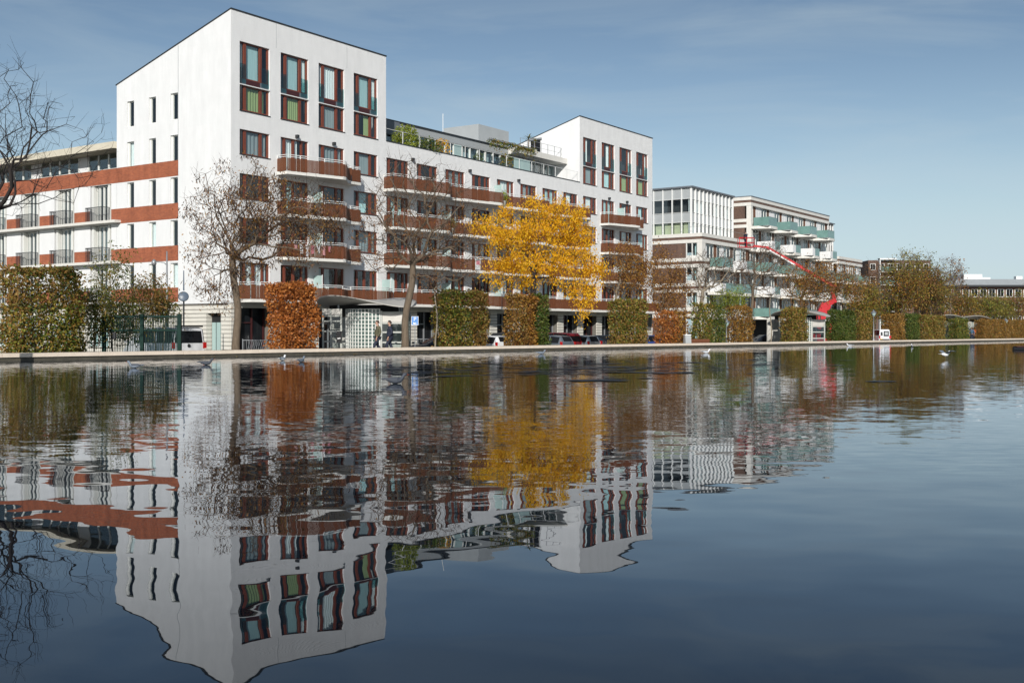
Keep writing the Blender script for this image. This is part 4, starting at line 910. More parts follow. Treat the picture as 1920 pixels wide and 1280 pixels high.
# clump of tall bamboo-like shrubs behind the green gate
k = 0
for (px, x0, x1, y0, y1, lf, lab) in ((178, 150, 215, 545, 650, 'leaf_bamboo', 'dense leafy shrub right of the ragged hedge'), (212, 165, 260, 470, 590, 'leaf_bamboo', 'tallest thin stemmed shrub before the balcony grilles'),
      (240, 200, 276, 560, 650, 'leaf_bamboo', 'dark shrub filling the left half of the green gate'), (290, 240, 322, 520, 600, 'leaf_mixbrown', 'orange tinged shrub above the green gate'), (305, 272, 335, 560, 606, 'leaf_bamboo', 'light shrub above the white van behind the gate')):
    tree('tall_shrub', lab, 'shrub', TD(px, 4.2 + .35 * k), px, (px, 600 if y1 > 610 else 575), [(x0, x1, y0, y1), (x0 + 8, x1 - 8, y0 - 8, y1 - 10)], .035, 170, [(lf, (2200, 900, 2200, 1700, 900)[k], .16, .34, .35, .22, 'tips'), ('leaf_olive', 500, .15, .34, .35, .25, 'tips')], 60 + k, 'bark_pale', 'bark_pale', .007, 'shrubs behind the green gate', shellv=.1); k += 1
# ================================================================ pavilions on the path
def make_kiosk():
    """glass block entrance pavilion under a twisted lens shaped canopy; local x along the front, y away from the water"""
    t_ = thing('entrance_pavilion', 'glass block entrance pavilion with twisted metal canopy, two men walking past it', 'pavilion', (0, 0, 0), 0, 'pavilions along the pond path')
    W, Dp, Z = 4.45, 3.6, 2.45
    # left glazed panel with transoms
    f = MB()
    for x in (.0, .42, .98): f.box(x, x + .09, 0, .12, 0, Z)
    for z in (0, .62, 1.18, 1.74, 2.02): f.box(.10, .97, .02, .10, z, z + .07)
    f.build('left_frame', 'steel_frame', t_)
    for z in (.08, .70, 1.26): MB().quad((.1, .06, z), (.98, .06, z), (.98, .06, z + .48), (.1, .06, z + .48)).build('pane', 'glass', t_)
    MB().box(.02, .98, .03, .09, 2.12, 2.45).build('fascia', 'canopy', t_)
    MB().box(.80, 1.08, -.16, -.02, .62, 1.22).build('letter_box', 'black_paint', t_)
    MB().box(.86, .92, -.175, -.163, .78, .86).box(.95, 1.01, -.175, -.163, .8, .87).build('notice', 'white_metal', t_)
    # curved wall of glass blocks
    cx, cy, Rr = 2.66, 1.56, 1.6; n, mrows = 14, 12; a0, a1 = R(-84), R(16); bh = 2.44 / mrows
    bl = wmesh(('glass_block', 0), lambda b: b.box(-.075, .075, 0, .06, .015, bh - .03), 'block_glass')
    gr = MB()
    for i in range(n + 1):
        a = a0 + (a1 - a0) * i / n; x, y = cx + Rr * math.sin(a), cy - Rr * math.cos(a)
        gr.beam((x, y, 0), (x, y, Z), .032, .05, (math.cos(a), math.sin(a), 0))
    for j in range(mrows + 1):
        z = j * bh
        for i in range(n):
            aa, ab = a0 + (a1 - a0) * i / n, a0 + (a1 - a0) * (i + 1) / n
            gr.beam((cx + Rr * math.sin(aa), cy - Rr * math.cos(aa), z), (cx + Rr * math.sin(ab), cy - Rr * math.cos(ab), z), .05, .032)
    tag(gr.build('mortar_grid', 'white_frame', t_), kind='stuff')
    for i in range(n):
        a = a0 + (a1 - a0) * (i + .5) / n
        for j in range(mrows): inst(bl, 'glass_block', t_, (cx + (Rr - .02) * math.sin(a), cy - (Rr - .02) * math.cos(a), j * bh), a)
    # right glazed panel, glass return wall, back wall
    f = MB(); x0 = cx + Rr * math.sin(a1) + .04
    for x in (x0, W - .1): f.box(x, x + .1, 0, .12, 0, Z - .12)
    for z in (0, .56, 1.12, 1.62, 2.2): f.box(x0 + .11, W - .11, .02, .10, z, z + .09)
    f.build('right_frame', 'steel_frame', t_)
    for z in (.1, .66, 1.22): MB().quad((x0 + .1, .06, z), (W - .1, .06, z), (W - .1, .06, z + .45), (x0 + .1, .06, z + .45)).build('pane', 'glass', t_)
    MB().box(x0 + .11, W - .11, .03, .09, 1.72, 2.19).build('fascia', 'canopy', t_)
    MB().quad((W, .12, 0), (W, Dp, 0), (W, Dp, Z - .12), (W, .12, Z - .12)).build('side_glass', 'teal_glass', t_)
    MB().box(W - .05, W + .03, 1.6, 1.7, 0, Z - .12).box(W - .05, W + .03, Dp - .1, Dp, 0, Z - .12).build('side_frame', 'grey_metal', t_)
    MB().box(.1, W - .1, 2.6, 2.7, 0, 2.3).build('back_wall', 'concrete', t_)
    MB().box(.2, W - .2, 1.2, 1.3, 2.0, 2.7).build('dark_transom', 'black_void', t_)
    for x in (.75, W - .25): MB().tube([(x, .9, 2.0), (x, .9, 2.95)], .06, 8).build('column', 'grey_metal', t_)
    # canopy: a thin shell, oval in plan, twisted so its front edge falls from left to right
    cv, cf = [], []; nr, na = 8, 40; th = .07
    def zc(u, v): return 2.90 + .58 * u * v - .03 * u - .14 * (u * u)
    for s in (0, 1):
        for i in range(nr + 1):
            r = i / nr
            for k in range(na):
                a = 2 * math.pi * k / na; u, v = r * math.cos(a), r * math.sin(a)
                cv.append((W / 2 + .12 + u * 2.72, .55 + v * 2.0, zc(u, v) + (th * (1 - r * r * .6) if s else -.16 * (1 - r * r))))
    off = (nr + 1) * na
    for s in (0, 1):
        for i in range(nr):
            for k in range(na):
                q = [s * off + i * na + k, s * off + i * na + (k + 1) % na, s * off + (i + 1) * na + (k + 1) % na, s * off + (i + 1) * na + k]; cf.append(q if s == 0 else q[::-1])
    for k in range(na): a, b = nr * na + k, nr * na + (k + 1) % na; cf.append((a, b, off + b, off + a))
    mb = MB(); mb.v, mb.f = cv, cf; mb.build('canopy', 'canopy', t_, True)
    MB().tube([(W - .3, .3, 2.2), (W - .3, .25, 2.45), (W - .42, .3, 2.8)], .04, 6).build('rain_pipe', 'grey_metal', t_)
    return t_
k1 = make_kiosk(); dk = 63.5; k1.location = (xat(604, dk), dk, PZ); k1.scale = (1.05, 1, 1.03)
dk = qd(1461, 5.0); k2 = dup(k1, (xat(1461, dk), dk, PZ), R(14), 'glass block pavilion half hidden by a hedge with a red crane behind')
dk = qd(1812, 4.6); k3 = dup(k1, (xat(1812, dk), dk, PZ), R(36), 'small far pavilion with people standing at its right side')
dk = qd(1760, 4.6); k4 = dup(k1, (xat(1760, dk), dk, PZ), R(36), 'small far pavilion between the long brown and the green hedge')

# ================================================================ green gate and fence, railings
dg = 50.5; fz0 = PZ; fx0, fx1 = xat(192, dg), xat(340, dg); fz = zat(589, dg) - PZ
fg = thing('green_metal_gate', 'dark green metal gate of upright bars between thick posts', 'gate', (fx0, dg, PZ))
Wf = fx1 - fx0
for x in (0, Wf * .48, Wf - .16): MB().box(x, x + .16, -.08, .08, 0, fz).build('post', 'green_metal', fg)
for z in (.1, fz * .62, fz - .14): MB().box(.17, Wf * .48 - .01, -.03, .03, z, z + .08).box(Wf * .48 + .17, Wf - .17, -.03, .03, z, z + .08).build('rail', 'green_metal', fg)
bar = wmesh(('bar', 0), lambda b: b.box(-.014, .014, -.012, .012, .18, fz - .14), 'green_metal')
for k in range(43):
    x = .22 + (Wf - .44) * k / 42
    if abs(x - Wf * .48 - .08) > .12: inst(bar, 'bar', fg, (x, .045, 0))
MB().box(.45, .62, -.1, .06, .9, 1.2).build('lock', 'dark_metal', fg)
mf = MB(); mx0 = xat(120, dg + .3); 
me_ = thing('mesh_fence', 'low green wire fence running left from the gate behind the ragged hedge', 'fence', (xat(-30, dg), dg + .4, PZ))
LW = fx0 - xat(-30, dg) - .1
for z in (.05, .7, 1.38): MB().box(0, LW, -.02, .02, z, z + .035).build('rail', 'green_metal', me_)
for x in np.arange(0, LW, 1.6): MB().box(x - .025, x + .025, .022, .07, 0, 1.45).build('post', 'green_metal', me_)
for z in np.arange(.15, 1.38, .1): mf.box(0, LW, -.004, .004, z, z + .008)
for x in np.arange(.1, LW, .1): mf.box(x, x + .008, .005, .012, .05, 1.38)
tag(mf.build('wire', 'green_metal', me_), kind='stuff')
RT = None
def railing(px0, px1, d, lab):
    global RT
    x0, x1 = xat(px0, d), xat(px1, d); t_ = thing('metal_railing', lab, 'railing', (x0, d, GZ), 0, 'grey railings before the shop fronts')
    for z in (.15, 1.22): MB().tube([(0, 0, z), (x1 - x0, 0, z)], .025, 5).build('rail', 'grey_metal', t_)
    n = int((x1 - x0) / .14); b = wmesh(('rbar', 0), lambda b: b.tube([(0, 0, .15), (0, 0, 1.22)], .011, 4), 'grey_metal')
    for k in range(n): inst(b, 'bar', t_, ((x1 - x0) * (k + .5) / n, 0, 0))
    for x in (0, x1 - x0): MB().tube([(x, 0, 0), (x, 0, 1.3)], .03, 6).build('post', 'grey_metal', t_)
railing(455, 520, 67, 'grey bar railing between the pod tree and the orange hedge')
railing(783, 812, 78, 'grey railing under the parking sign'); railing(1118, 1152, 92, 'grey railing behind the dark cars'); railing(1214, 1240, 100, 'grey railing above the small blue car')
bk = thing('bicycle_rack', 'slanted grey bar rack before the shop front left of the orange hedge', 'bicycle rack', (xat(458, 65), 65, GZ))
for k in range(9): MB().tube([(.12 * k, 0, 0), (.12 * k + .35, 0, 1.25), (.12 * k + .5, .3, 1.2)], .018, 5).build('bar', 'grey_metal', bk)
MB().tube([(0, .02, .1), (1.1, .02, .1)], .025, 5).build('foot_rail', 'grey_metal', bk)

# ================================================================ lamp posts, signs
def path_at(px, off): d = qd(px, off); return Vector((xat(px, d), d, PZ))
def lantern(px, d, ytop, lab):
    H = zat(ytop, d) - PZ; t_ = thing('lamp_post', lab, 'street lamp', (xat(px, d), d, PZ), 0, 'lantern posts along the path')
    MB().lathe([(.10, 0), (.10, .5), (.06, .55), (.05, H - .75), (.07, H - .74)], 10).build('post', 'grey_metal', t_, True)
    MB().lathe([(.07, H - .73), (.24, H - .42), (.24, H - .38)], 12).build('glass_bowl', 'frosted', t_, True)
    MB().lathe([(.30, H - .375), (.30, H - .34), (.10, H - .16), (.03, H)], 12).build('cap', 'lead_grey', t_, True)
lantern(1362, qd(1362, 2.4), 596, 'dark lantern post between the green brown and brown hedges')
lantern(1638, qd(1638, 2.0), 580, 'tall lantern post left of the white box van')
lantern(1886, qd(1886, 2.4), 596, 'far lantern post before the last brown hedge')
d = 57.0; t_ = thing('lamp_post', 'grey street lamp with curved arm to the left above the shrubs', 'street lamp', (xat(313, d), d, GZ)); H = zat(471, d) - GZ
MB().tube([(0, 0, 0), (0, 0, H * .55), (0, 0, H)], [.075, .06, .035], 8).build('post', 'grey_metal', t_, True)
z1 = zat(497, d) - GZ; MB().tube([(0, 0, z1), (-.16, 0, z1 + .13), (-.38, 0, z1 + .17), (-.6, 0, z1 + .17)], .03, 6).build('arm', 'grey_metal', t_, True)
MB().lathe([(.03, z1 + .30), (.12, z1 + .2), (.13, z1 + .05), (.05, z1 - .02)], 10, (-.66, 0)).build('lamp_head', 'grey_metal', t_, True)
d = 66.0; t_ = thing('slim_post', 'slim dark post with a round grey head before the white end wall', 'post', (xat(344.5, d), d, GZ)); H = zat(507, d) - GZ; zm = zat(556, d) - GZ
MB().tube([(0, 0, 0), (0, 0, zm)], .05, 8).build('post', 'dark_metal', t_); MB().tube([(0, 0, zm + .35), (0, 0, H)], [.05, .03], 6).build('rod', 'blue_grey', t_)  # rod and round head share one blue-grey colour
m_ = MB().lathe([(.05, -.05), (.29, -.02), (.31, .02), (.25, .05), (0.02, .08)], 20).build('round_head', 'blue_grey', t_, True, (0, -.06, zm)); m_.rotation_euler = (R(72), R(12), R(14))
d = qd(778, 1.2); t_ = thing('parking_sign', 'blue parking sign with a white P on a thin pole', 'parking sign', (xat(778, d), d, PZ)); zt = zat(593, d) - PZ; zb = zat(609.5, d) - PZ; hw = .5 * 13 / FPX * d
MB().tube([(0, .03, 0), (0, .03, zt - .02)], .022, 6).build('pole', 'grey_metal', t_)
pl = MB().box(-hw, hw, -.012, .004, zb, zt).build('plate', 'sign_blue', t_)
bd = MB(); e_ = .018
for q in ((-hw, hw, zb, zb + e_), (-hw, hw, zt - e_, zt), (-hw, -hw + e_, zb + e_, zt - e_), (hw - e_, hw, zb + e_, zt - e_)): bd.box(q[0], q[1], -.017, -.013, q[2], q[3])
bd.build('border', 'white_metal', pl)
def letter(ch, size, name, m, parent, loc):
    c = bpy.data.curves.new(name, 'FONT'); c.body = ch; c.size = size; c.extrude = .002; c.align_x = 'CENTER'; c.materials.append(M[m])
    tmp = bpy.data.objects.new('tmp', c); C.objects.link(tmp); dg_ = bpy.context.evaluated_depsgraph_get(); me = bpy.data.meshes.new_from_object(tmp.evaluated_get(dg_)); bpy.data.objects.remove(tmp)
    me.materials.clear(); me.materials.append(M[m]); o = bpy.data.objects.new(name, me); C.objects.link(o); o.parent = parent; o.location = loc; o.rotation_euler = (R(90), 0, 0); return o
letter('P', (zt - zb) * .62, 'letter', 'white_metal', pl, (0, -.018, zb + (zt - zb) * .47))
MB().lathe([(.05, 0), (.05, .004)], 12).build('symbol', 'white_metal', pl, False, (-.05, -.016, zb + .10)).rotation_euler = (R(90), 0, 0)
MB().box(-.02, .10, -.018, -.014, zb + .06, zb + .09).box(.03, .06, -.018, -.014, zb + .10, zb + .16).build('symbol', 'white_metal', pl)
# planter, bin, floating dark boom at the right edge
d = qd(1310, 2.0); t_ = thing('wooden_planter', 'long low reddish wooden planter at the foot of the leaning tree', 'planter', (xat(1296, d), d, PZ), R(18)); Lp = xat(1327, d) - xat(1296, d) + .3
for k in range(3): MB().box(0, Lp, 0, .04, .08 + .2 * k, .26 + .2 * k).build('plank', 'wood_red', t_); MB().box(0, Lp, .9, .94, .08 + .2 * k, .26 + .2 * k).build('plank', 'wood_red', t_)
for x in (0, Lp - .05): MB().box(x, x + .05, .045, .895, .05, .68).build('end_board', 'wood_red', t_)
MB().box(.06, Lp - .06, .05, .88, .3, .6).build('soil', 'earth', t_)
d = qd(1289, 1.6); t_ = thing('grey_bin', 'pale grey slanted bin left of the wooden planter', 'bin', (xat(1289, d), d, PZ), R(20))
MB().xprism([(-.22, 0), (.22, 0), (.16, .95), (-.10, .95)], -.24, .24).build('body', 'grey_panel', t_); MB().xprism([(-.14, .955), (.2, .955), (.16, 1.02), (-.10, 1.02)], -.26, .26).build('lid', 'white_metal', t_)
d = FPX * CAMH / (655.5 - HY); t_ = thing('floating_boom', 'dark flat float lying in the water at the right edge', 'float', (xat(1900, d), d, 0), R(4))
MB().tube([(0, 0, .06), (2.2, 0, .06)], .13, 10).build('drum', 'black_paint', t_); MB().box(.1, 2.1, -.25, .25, .17, .22).build('deck', 'dark_wood', t_)

# ================================================================ red boom lift behind the second pavilion
dc = qd(1535, 11.0); cx = xat(1540, dc)
cr_ = thing('red_boom_lift', 'bright red boom lift with its long arm raised to the pale balconies', 'boom lift', (cx, dc, GZ))
cp = lambda px, py, dy=0.: (xat(px, dc) - cx, dy, zat(py, dc) - GZ)
ch = MB(); ch.box(-1.6, 2.2, -1.0, 1.0, .45, 1.0).box(-1.5, -.3, -.9, .9, 1.004, 1.5).box(.9, 2.1, -.9, .9, 1.004, 1.45); ch.build('chassis', 'red_paint', cr_)
for x in (-1.1, 1.6):
    for y in (-1.05, 1.05):
        w_ = MB().lathe([(.30, -.16), (.45, -.13), (.45, .13), (.30, .16)], 16).build('wheel', 'tyre', cr_, True, (x, y, .45)); w_.rotation_euler = (R(90), 0, 0)
        MB().lathe([(.02, -.17), (.26, -.165), (.26, .165), (.02, .17)], 12).build('rim', 'rim', w_)
MB().box(.62, 1.05, -.55, .1, 1.46, 2.6).build('control_cabinet', 'red_paint', cr_)
MB().beam(cp(1529, 614), cp(1549, 570), .6, 1.05).build('turret', 'red_paint', cr_)
MB().beam(cp(1544, 574), cp(1566, 562), .45, .55).build('knuckle', 'red_paint', cr_)
MB().beam(cp(1566, 566, .02), cp(1558, 540, .02), .32, .36).beam(cp(1558, 552, -.3), cp(1566, 534, -.3), .16, .2).build('riser', 'red_paint', cr_)
MB().beam(cp(1564, 537), cp(1438, 464), .27, .30).build('boom', 'red_paint', cr_)
MB().beam(cp(1490, 497.5, -.24), cp(1441, 469, -.24), .1, .16).build('boom_inner', 'white_metal', cr_)
MB().beam(cp(1440, 464), cp(1412, 461), .2, .22).build('jib', 'red_paint', cr_)
bs = MB(); X0, _, Z0 = cp(1385, 464); X1 = cp(1412, 464)[0]; Hb = 1.05
for y in (-.45, .45):
    for z in (.02, .5, Hb): bs.tube([(X0, y, Z0 + z), (X1, y, Z0 + z)], .035, 5)
for x in (X0, (X0 + X1) / 2, X1):
    for y in (-.45, .45): bs.tube([(x, y, Z0), (x, y, Z0 + Hb)], .035, 5)
for x in (X0, X1):
    for z in (.02, .5, Hb): bs.tube([(x, -.45, Z0 + z), (x, .45, Z0 + z)], .035, 5)
bs.box(X0, X1, -.44, .44, Z0 - .05, Z0 - .0); bs.build('basket', 'red_paint', cr_)

# ================================================================ vehicles
GLZ = 'dark_pane'
def car(name, label, cat, loc, rz, m, S, wheel_x, group='cars parked behind the pond wall', plate=True, tail=.9, wr=.31):
    """S: sections front to rear reversed: (x, z low, z belt, z roof, half width, roof half width); x grows towards the front"""
    t_ = thing(name, label, cat, loc, rz, group)
    b = MB(); n = len(S); ring = 12
    def sec(x, zl, zb, zr, w_, wr_):
        return [(x, -w_ * .9, zl), (x, -w_, zl + .18), (x, -w_, (zl + zb) / 2 + .05), (x, -w_ * .965, zb), (x, -wr_, zr - .05), (x, -wr_ * .8, zr), (x, wr_ * .8, zr), (x, wr_, zr - .05), (x, w_ * .965, zb), (x, w_, (zl + zb) / 2 + .05), (x, w_, zl + .18), (x, w_ * .9, zl)]
    rings = [sec(*s) for s in S]; b.v = [p for r in rings for p in r]
    for i in range(n - 1):
        for k in range(ring): b.f.append((i * ring + k, i * ring + (k + 1) % ring, (i + 1) * ring + (k + 1) % ring, (i + 1) * ring + k))
    b.f += [tuple(range(ring - 1, -1, -1)), tuple((n - 1) * ring + k for k in range(ring))]
    bm_ = M[m]; body = b.build('body', bm_, t_, False)
    mod = body.modifiers.new('bevel', 'BEVEL'); mod.width = .035; mod.segments = 2; mod.limit_method = 'ANGLE'; mod.angle_limit = R(25)
    def lerp(p, q, f): return tuple(p[i] + (q[i] - p[i]) * f for i in range(3))
    def patch(a, b_, c, d_, o_, nm, mm, f=.1, par=None):
        """panel set o_ proud of the four-cornered face a b c d"""
        cen = tuple(sum(p[i] for p in (a, b_, c, d_)) / 4 for i in range(3))
        nn_ = (Vector(b_) - Vector(a)).cross(Vector(d_) - Vector(a)).normalized()
        if nn_.dot(Vector(cen) - Vector((S[n // 2][0], 0, .8))) < 0: nn_ = -nn_
        q = [tuple(Vector(lerp(p, cen, f)) + nn_ * o_) for p in (a, b_, c, d_)]; q2 = [tuple(Vector(p) - nn_ * (o_ + .02)) for p in q]
        mb = MB(); k = len(mb.v); mb.v = q + q2; mb.f = [(0, 1, 2, 3)] + [(i, (i + 1) % 4, 4 + (i + 1) % 4, 4 + i) for i in range(4)]
        return mb.build(nm, mm, par or t_)
    for i in range(n - 1):
        A_, B_ = rings[i], rings[i + 1]; hA, hB = S[i][3] - S[i][2], S[i + 1][3] - S[i + 1][2]
        if hA > .3 and hB > .3:
            patch(A_[3], A_[4], B_[4], B_[3], .012, 'side_window', GLZ, .09); patch(A_[8], A_[7], B_[7], B_[8], .012, 'side_window', GLZ, .09)
        elif max(hA, hB) > .3:
            patch(A_[5], A_[6], B_[6], B_[5], .012, 'windscreen', GLZ, .08)
            if hA > .3: patch(A_[3], A_[4], B_[4], B_[3], .012, 'side_window', GLZ, .16); patch(A_[8], A_[7], B_[7], B_[8], .012, 'side_window', GLZ, .16)
    r0 = rings[0]                                      # rear face
    if S[0][3] - S[0][2] > .3: patch(r0[3], r0[4], r0[7], r0[8], .014, 'rear_window', GLZ, .12)
    x0, w_, zl, zb = S[0][0], S[0][4], S[0][1], S[0][2]; x1, w1, zl1, zb1 = S[-1][0], S[-1][4], S[-1][1], S[-1][2]
    for s in (-1, 1):
        MB().box(x0 - .03, x0 + .1, s * w_ * .97 - .11, s * w_ * .97 + .02 * s + (.11 if s < 0 else .0), tail - .16, tail + .14).build('tail_light', 'tail_red', t_)
        MB().box(x1 - .12, x1 + .02, s * w1 * .8 - .16, s * w1 * .8 + .16, zb1 - .22, zb1 - .06).build('headlight', 'lamp_clear', t_)
        MB().box(S[n // 2 + 1][0] + .3, S[n // 2 + 1][0] + .45, s * (w_ + .02), s * (w_ + .2), zb + .02, zb + .16).build('mirror', m, t_)
    MB().box(x0 - .05, x0 + .12, -w_ * .88, w_ * .88, zl + .02, zl + .24).build('bumper', 'black_paint' if m == 'black_paint' else 'dark_metal', t_)
    if plate:
        p_ = MB().box(x0 - .062, x0 - .051, -.26, .26, .62, .74).build('licence_plate', 'plate_yellow', t_)
        pm_ = MB()
        for k in range(8):
            if k not in (2, 5): pm_.box(x0 - .066, x0 - .063, -.21 + .053 * k, -.175 + .053 * k, .645, .715)
        pm_.build('plate_marks', 'black_paint', p_)
    for x in wheel_x:
        for s in (-1, 1):
            wl = MB().lathe([(wr * .66, -.1), (wr, -.08), (wr, .08), (wr * .66, .1)], 18).build('wheel', 'tyre', t_, True, (x, s * (w_ - .08), wr)); wl.rotation_euler = (R(90), 0, 0)
            MB().lathe([(.03, -.105), (wr * .64, -.09), (wr * .64, .09), (.03, .105)], 10).build('rim', 'rim', wl)
    return t_
mat('paint_white', (.70, .71, .72), .25, noise=.05, nscale=2, coat=.5)
mat('paint_silver', (.36, .42, .46), .3, metal=.35, noise=.06, nscale=2, coat=.5)
mat('paint_dark', (.02, .024, .03), .25, noise=.1, nscale=2, coat=.6)
mat('paint_red', (.30, .012, .018), .25, noise=.08, nscale=2, coat=.6)
mat('paint_blue', (.03, .06, .22), .3, noise=.1, nscale=2, coat=.5)
mat('paint_grey', (.13, .16, .19), .3, metal=.3, noise=.06, nscale=2, coat=.5)
HATCH = [(-1.95, .28, .92, 1.05, .80, .62), (-1.72, .24, .92, 1.40, .86, .60), (-.9, .22, .92, 1.48, .88, .62), (.25, .22, .92, 1.44, .88, .60), (1.05, .22, .90, .98, .86, .66), (1.75, .24, .78, .84, .80, .6), (1.95, .3, .68, .72, .7, .5)]
WAGON = [(-2.2, .28, .92, 1.0, .82, .66), (-2.0, .24, .93, 1.40, .87, .62), (-1.0, .22, .92, 1.47, .89, .63), (.3, .22, .92, 1.44, .89, .62), (1.15, .22, .90, .97, .87, .66), (2.0, .24, .76, .82, .81, .6), (2.2, .3, .66, .7, .72, .5)]
SEDAN = [(-2.3, .3, .92, .96, .78, .6), (-1.65, .24, .94, 1.02, .86, .66), (-.95, .22, .93, 1.42, .88, .58), (.2, .22, .92, 1.42, .88, .58), (1.05, .22, .9, .97, .87, .64), (2.1, .24, .76, .82, .8, .6), (2.3, .3, .64, .68, .7, .5)]
VAN = [(-2.45, .3, 1.12, 1.86, .94, .80), (-2.38, .26, 1.12, 1.95, .96, .80), (-.9, .24, 1.12, 1.97, .97, .82), (.5, .24, 1.12, 1.95, .97, .82), (1.25, .24, 1.10, 1.82, .96, .78), (1.95, .24, 1.02, 1.08, .93, .72), (2.4, .28, .78, .84, .85, .65)]
MPV = [(-2.0, .3, .98, 1.50, .84, .68), (-1.9, .26, .98, 1.62, .87, .68), (-.6, .24, .98, 1.68, .88, .70), (.5, .24, .98, 1.62, .88, .68), (1.3, .24, .95, 1.02, .86, .64), (1.95, .28, .8, .85, .78, .6)]
NH = QROT + math.pi / 2
def carpos(px, off): d = qd(px, off); return (xat(px, d), d, GZ)
v = car('white_van', 'white delivery van seen from behind through the green gate', 'van', (xat(322, 58.5), 58.5, GZ), R(150), 'paint_white', VAN, (-1.5, 1.45), 'parked vehicles', True, 1.05, .33)
v.rotation_euler.z = R(139); rv = Vector((math.cos(R(139)), math.sin(R(139)))); px_, dd = 353, 56.5; v.location = (xat(px_, dd) + rv.x * 2.4, dd + rv.y * 2.4, GZ)
MB().lathe([(.09, -.004), (.09, .004)], 16).build('emblem', 'dark_metal', v, False, (-2.47, 0, 1.02)).rotation_euler = (0, R(90), 0)
MB().box(-2.52, -2.38, -.78, .78, 1.96, 2.03).build('roof_spoiler', 'black_paint', v)
c0 = car('dark_car', 'dark saloon car with its bonnet pointing left beside the parking sign', 'car', carpos(822, 7.5), R(200), 'paint_dark', SEDAN, (-1.4, 1.4), plate=False)
car('white_car', 'white hatchback with dark rear window right of the yellow green hedge', 'car', carpos(915, 7.2), NH + R(-12), 'paint_white', HATCH, (-1.25, 1.25), plate=False)
car('dark_car', 'dark car with red tail light behind the white hatchback', 'car', carpos(944, 8.2), NH, 'paint_dark', MPV, (-1.2, 1.2), plate=False)
car('grey_car', 'small blue grey car at the right side of the green hedge', 'car', carpos(1024, 6.4), NH, 'paint_grey', HATCH, (-1.25, 1.25), plate=False)
car('red_car', 'tall dark red car with yellow rear plate', 'car', carpos(1037, 8.8), NH, 'paint_red', MPV, (-1.2, 1.2))
car('silver_car', 'pale silver estate car seen from behind', 'car', carpos(1071, 8.4), NH, 'paint_silver', WAGON, (-1.35, 1.35), plate=False)
car('black_car', 'black saloon car with its headlights towards the pond', 'car', carpos(1108, 8.6), NH + math.pi, 'paint_dark', SEDAN, (-1.4, 1.4), plate=False)
car('dark_green_car', 'dark car beside the olive hedge at the thin young trunk', 'car', carpos(1142, 9.6), NH + math.pi + R(40), 'paint_dark', WAGON, (-1.35, 1.35), plate=False)
car('blue_car', 'small blue car below the end of the white building', 'car', carpos(1229, 7.5), NH, 'paint_blue', HATCH, (-1.25, 1.25), plate=False)
car('dark_car', 'dark car in the deep shade beside the second pavilion', 'car', carpos(1432, 9), R(200), 'paint_dark', SEDAN, (-1.4, 1.4), plate=False)
wv = car('white_microcar', 'tiny white microcar with dark rear panels, parked between two hedges far right', 'microcar', tuple(path_at(1651, 3.0)), R(93), 'paint_white', [(-1.1, .25, .85, 1.44, .58, .52), (-1.05, .22, .86, 1.47, .60, .52), (-.3, .2, .86, 1.48, .61, .53), (.35, .2, .86, 1.44, .61, .52), (.75, .2, .84, .9, .60, .48), (1.1, .25, .7, .75, .55, .42)], (-.7, .75), 'parked vehicles', False, .7, .24)
for c in [c for c in wv.children if c.name.startswith('rear_window')]: c.data.materials[0] = M['paint_white']; c.name = 'rear_door'
MB().box(-1.14, -1.125, -.42, .10, .78, 1.30).build('rear_window', 'black_paint', wv); MB().box(-1.152, -1.143, -.32, 0, .90, 1.2).build('picture', 'grey_panel', wv); MB().box(-1.14, -1.125, .22, .42, .85, 1.2).build('emblem', 'dark_metal', wv)
MB().box(-1.15, -1.14, .2, .5, .42, .52).build('licence_plate', 'plate_yellow', wv)
# ================================================================ people
mat('skin', (.42, .24, .17), .55, noise=.08, nscale=9); mat('hair_brown', (.06, .032, .018), .6, noise=.3, nscale=30); mat('hair_dark', (.03, .016, .01), .6, noise=.3, nscale=30)
mat('jacket_olive', (.085, .080, .045), .8, noise=.2, nscale=8, bump=.4, bscale=18); mat('coat_navy', (.012, .016, .035), .75, noise=.2, nscale=8, bump=.3, bscale=18)
mat('jeans', (.018, .024, .045), .85, noise=.25, nscale=9); mat('shirt_white', (.72, .72, .70), .8, noise=.05, nscale=8); mat('hi_vis', (.75, .16, .03), .6, noise=.1, nscale=8); mat('jacket_blue', (.04, .09, .15), .8, noise=.15, nscale=8)
mat('eye_dark', (.02, .015, .012), .2, noise=.1, nscale=9); mat('lip', (.32, .12, .10), .5, noise=.1, nscale=9)
def skin_obj(name, m, verts, edges, parent, sub=2):
    """one continuous limb surface grown from a skeleton: verts = [(x, y, z, radius)]"""
    me = bpy.data.meshes.new(name); me.from_pydata([v[:3] for v in verts], edges, []); me.materials.append(M[m])
    o = inst(me, name, parent); md = o.modifiers.new('skin', 'SKIN'); md.use_smooth_shade = True
    sv = me.skin_vertices[0].data if me.skin_vertices else None
    if sv is None:
        bm_ = __import__('bmesh').new(); bm_.from_mesh(me); bm_.verts.layers.skin.verify(); bm_.to_mesh(me); bm_.free(); sv = me.skin_vertices[0].data
    for i, v in enumerate(verts):
        r = v[3]; sv[i].radius = r if hasattr(r, '__len__') else (r, r); sv[i].use_root = (i == 0)
    if sub: s_ = o.modifiers.new('smooth', 'SUBSURF'); s_.levels = sub; s_.render_levels = sub
    return o
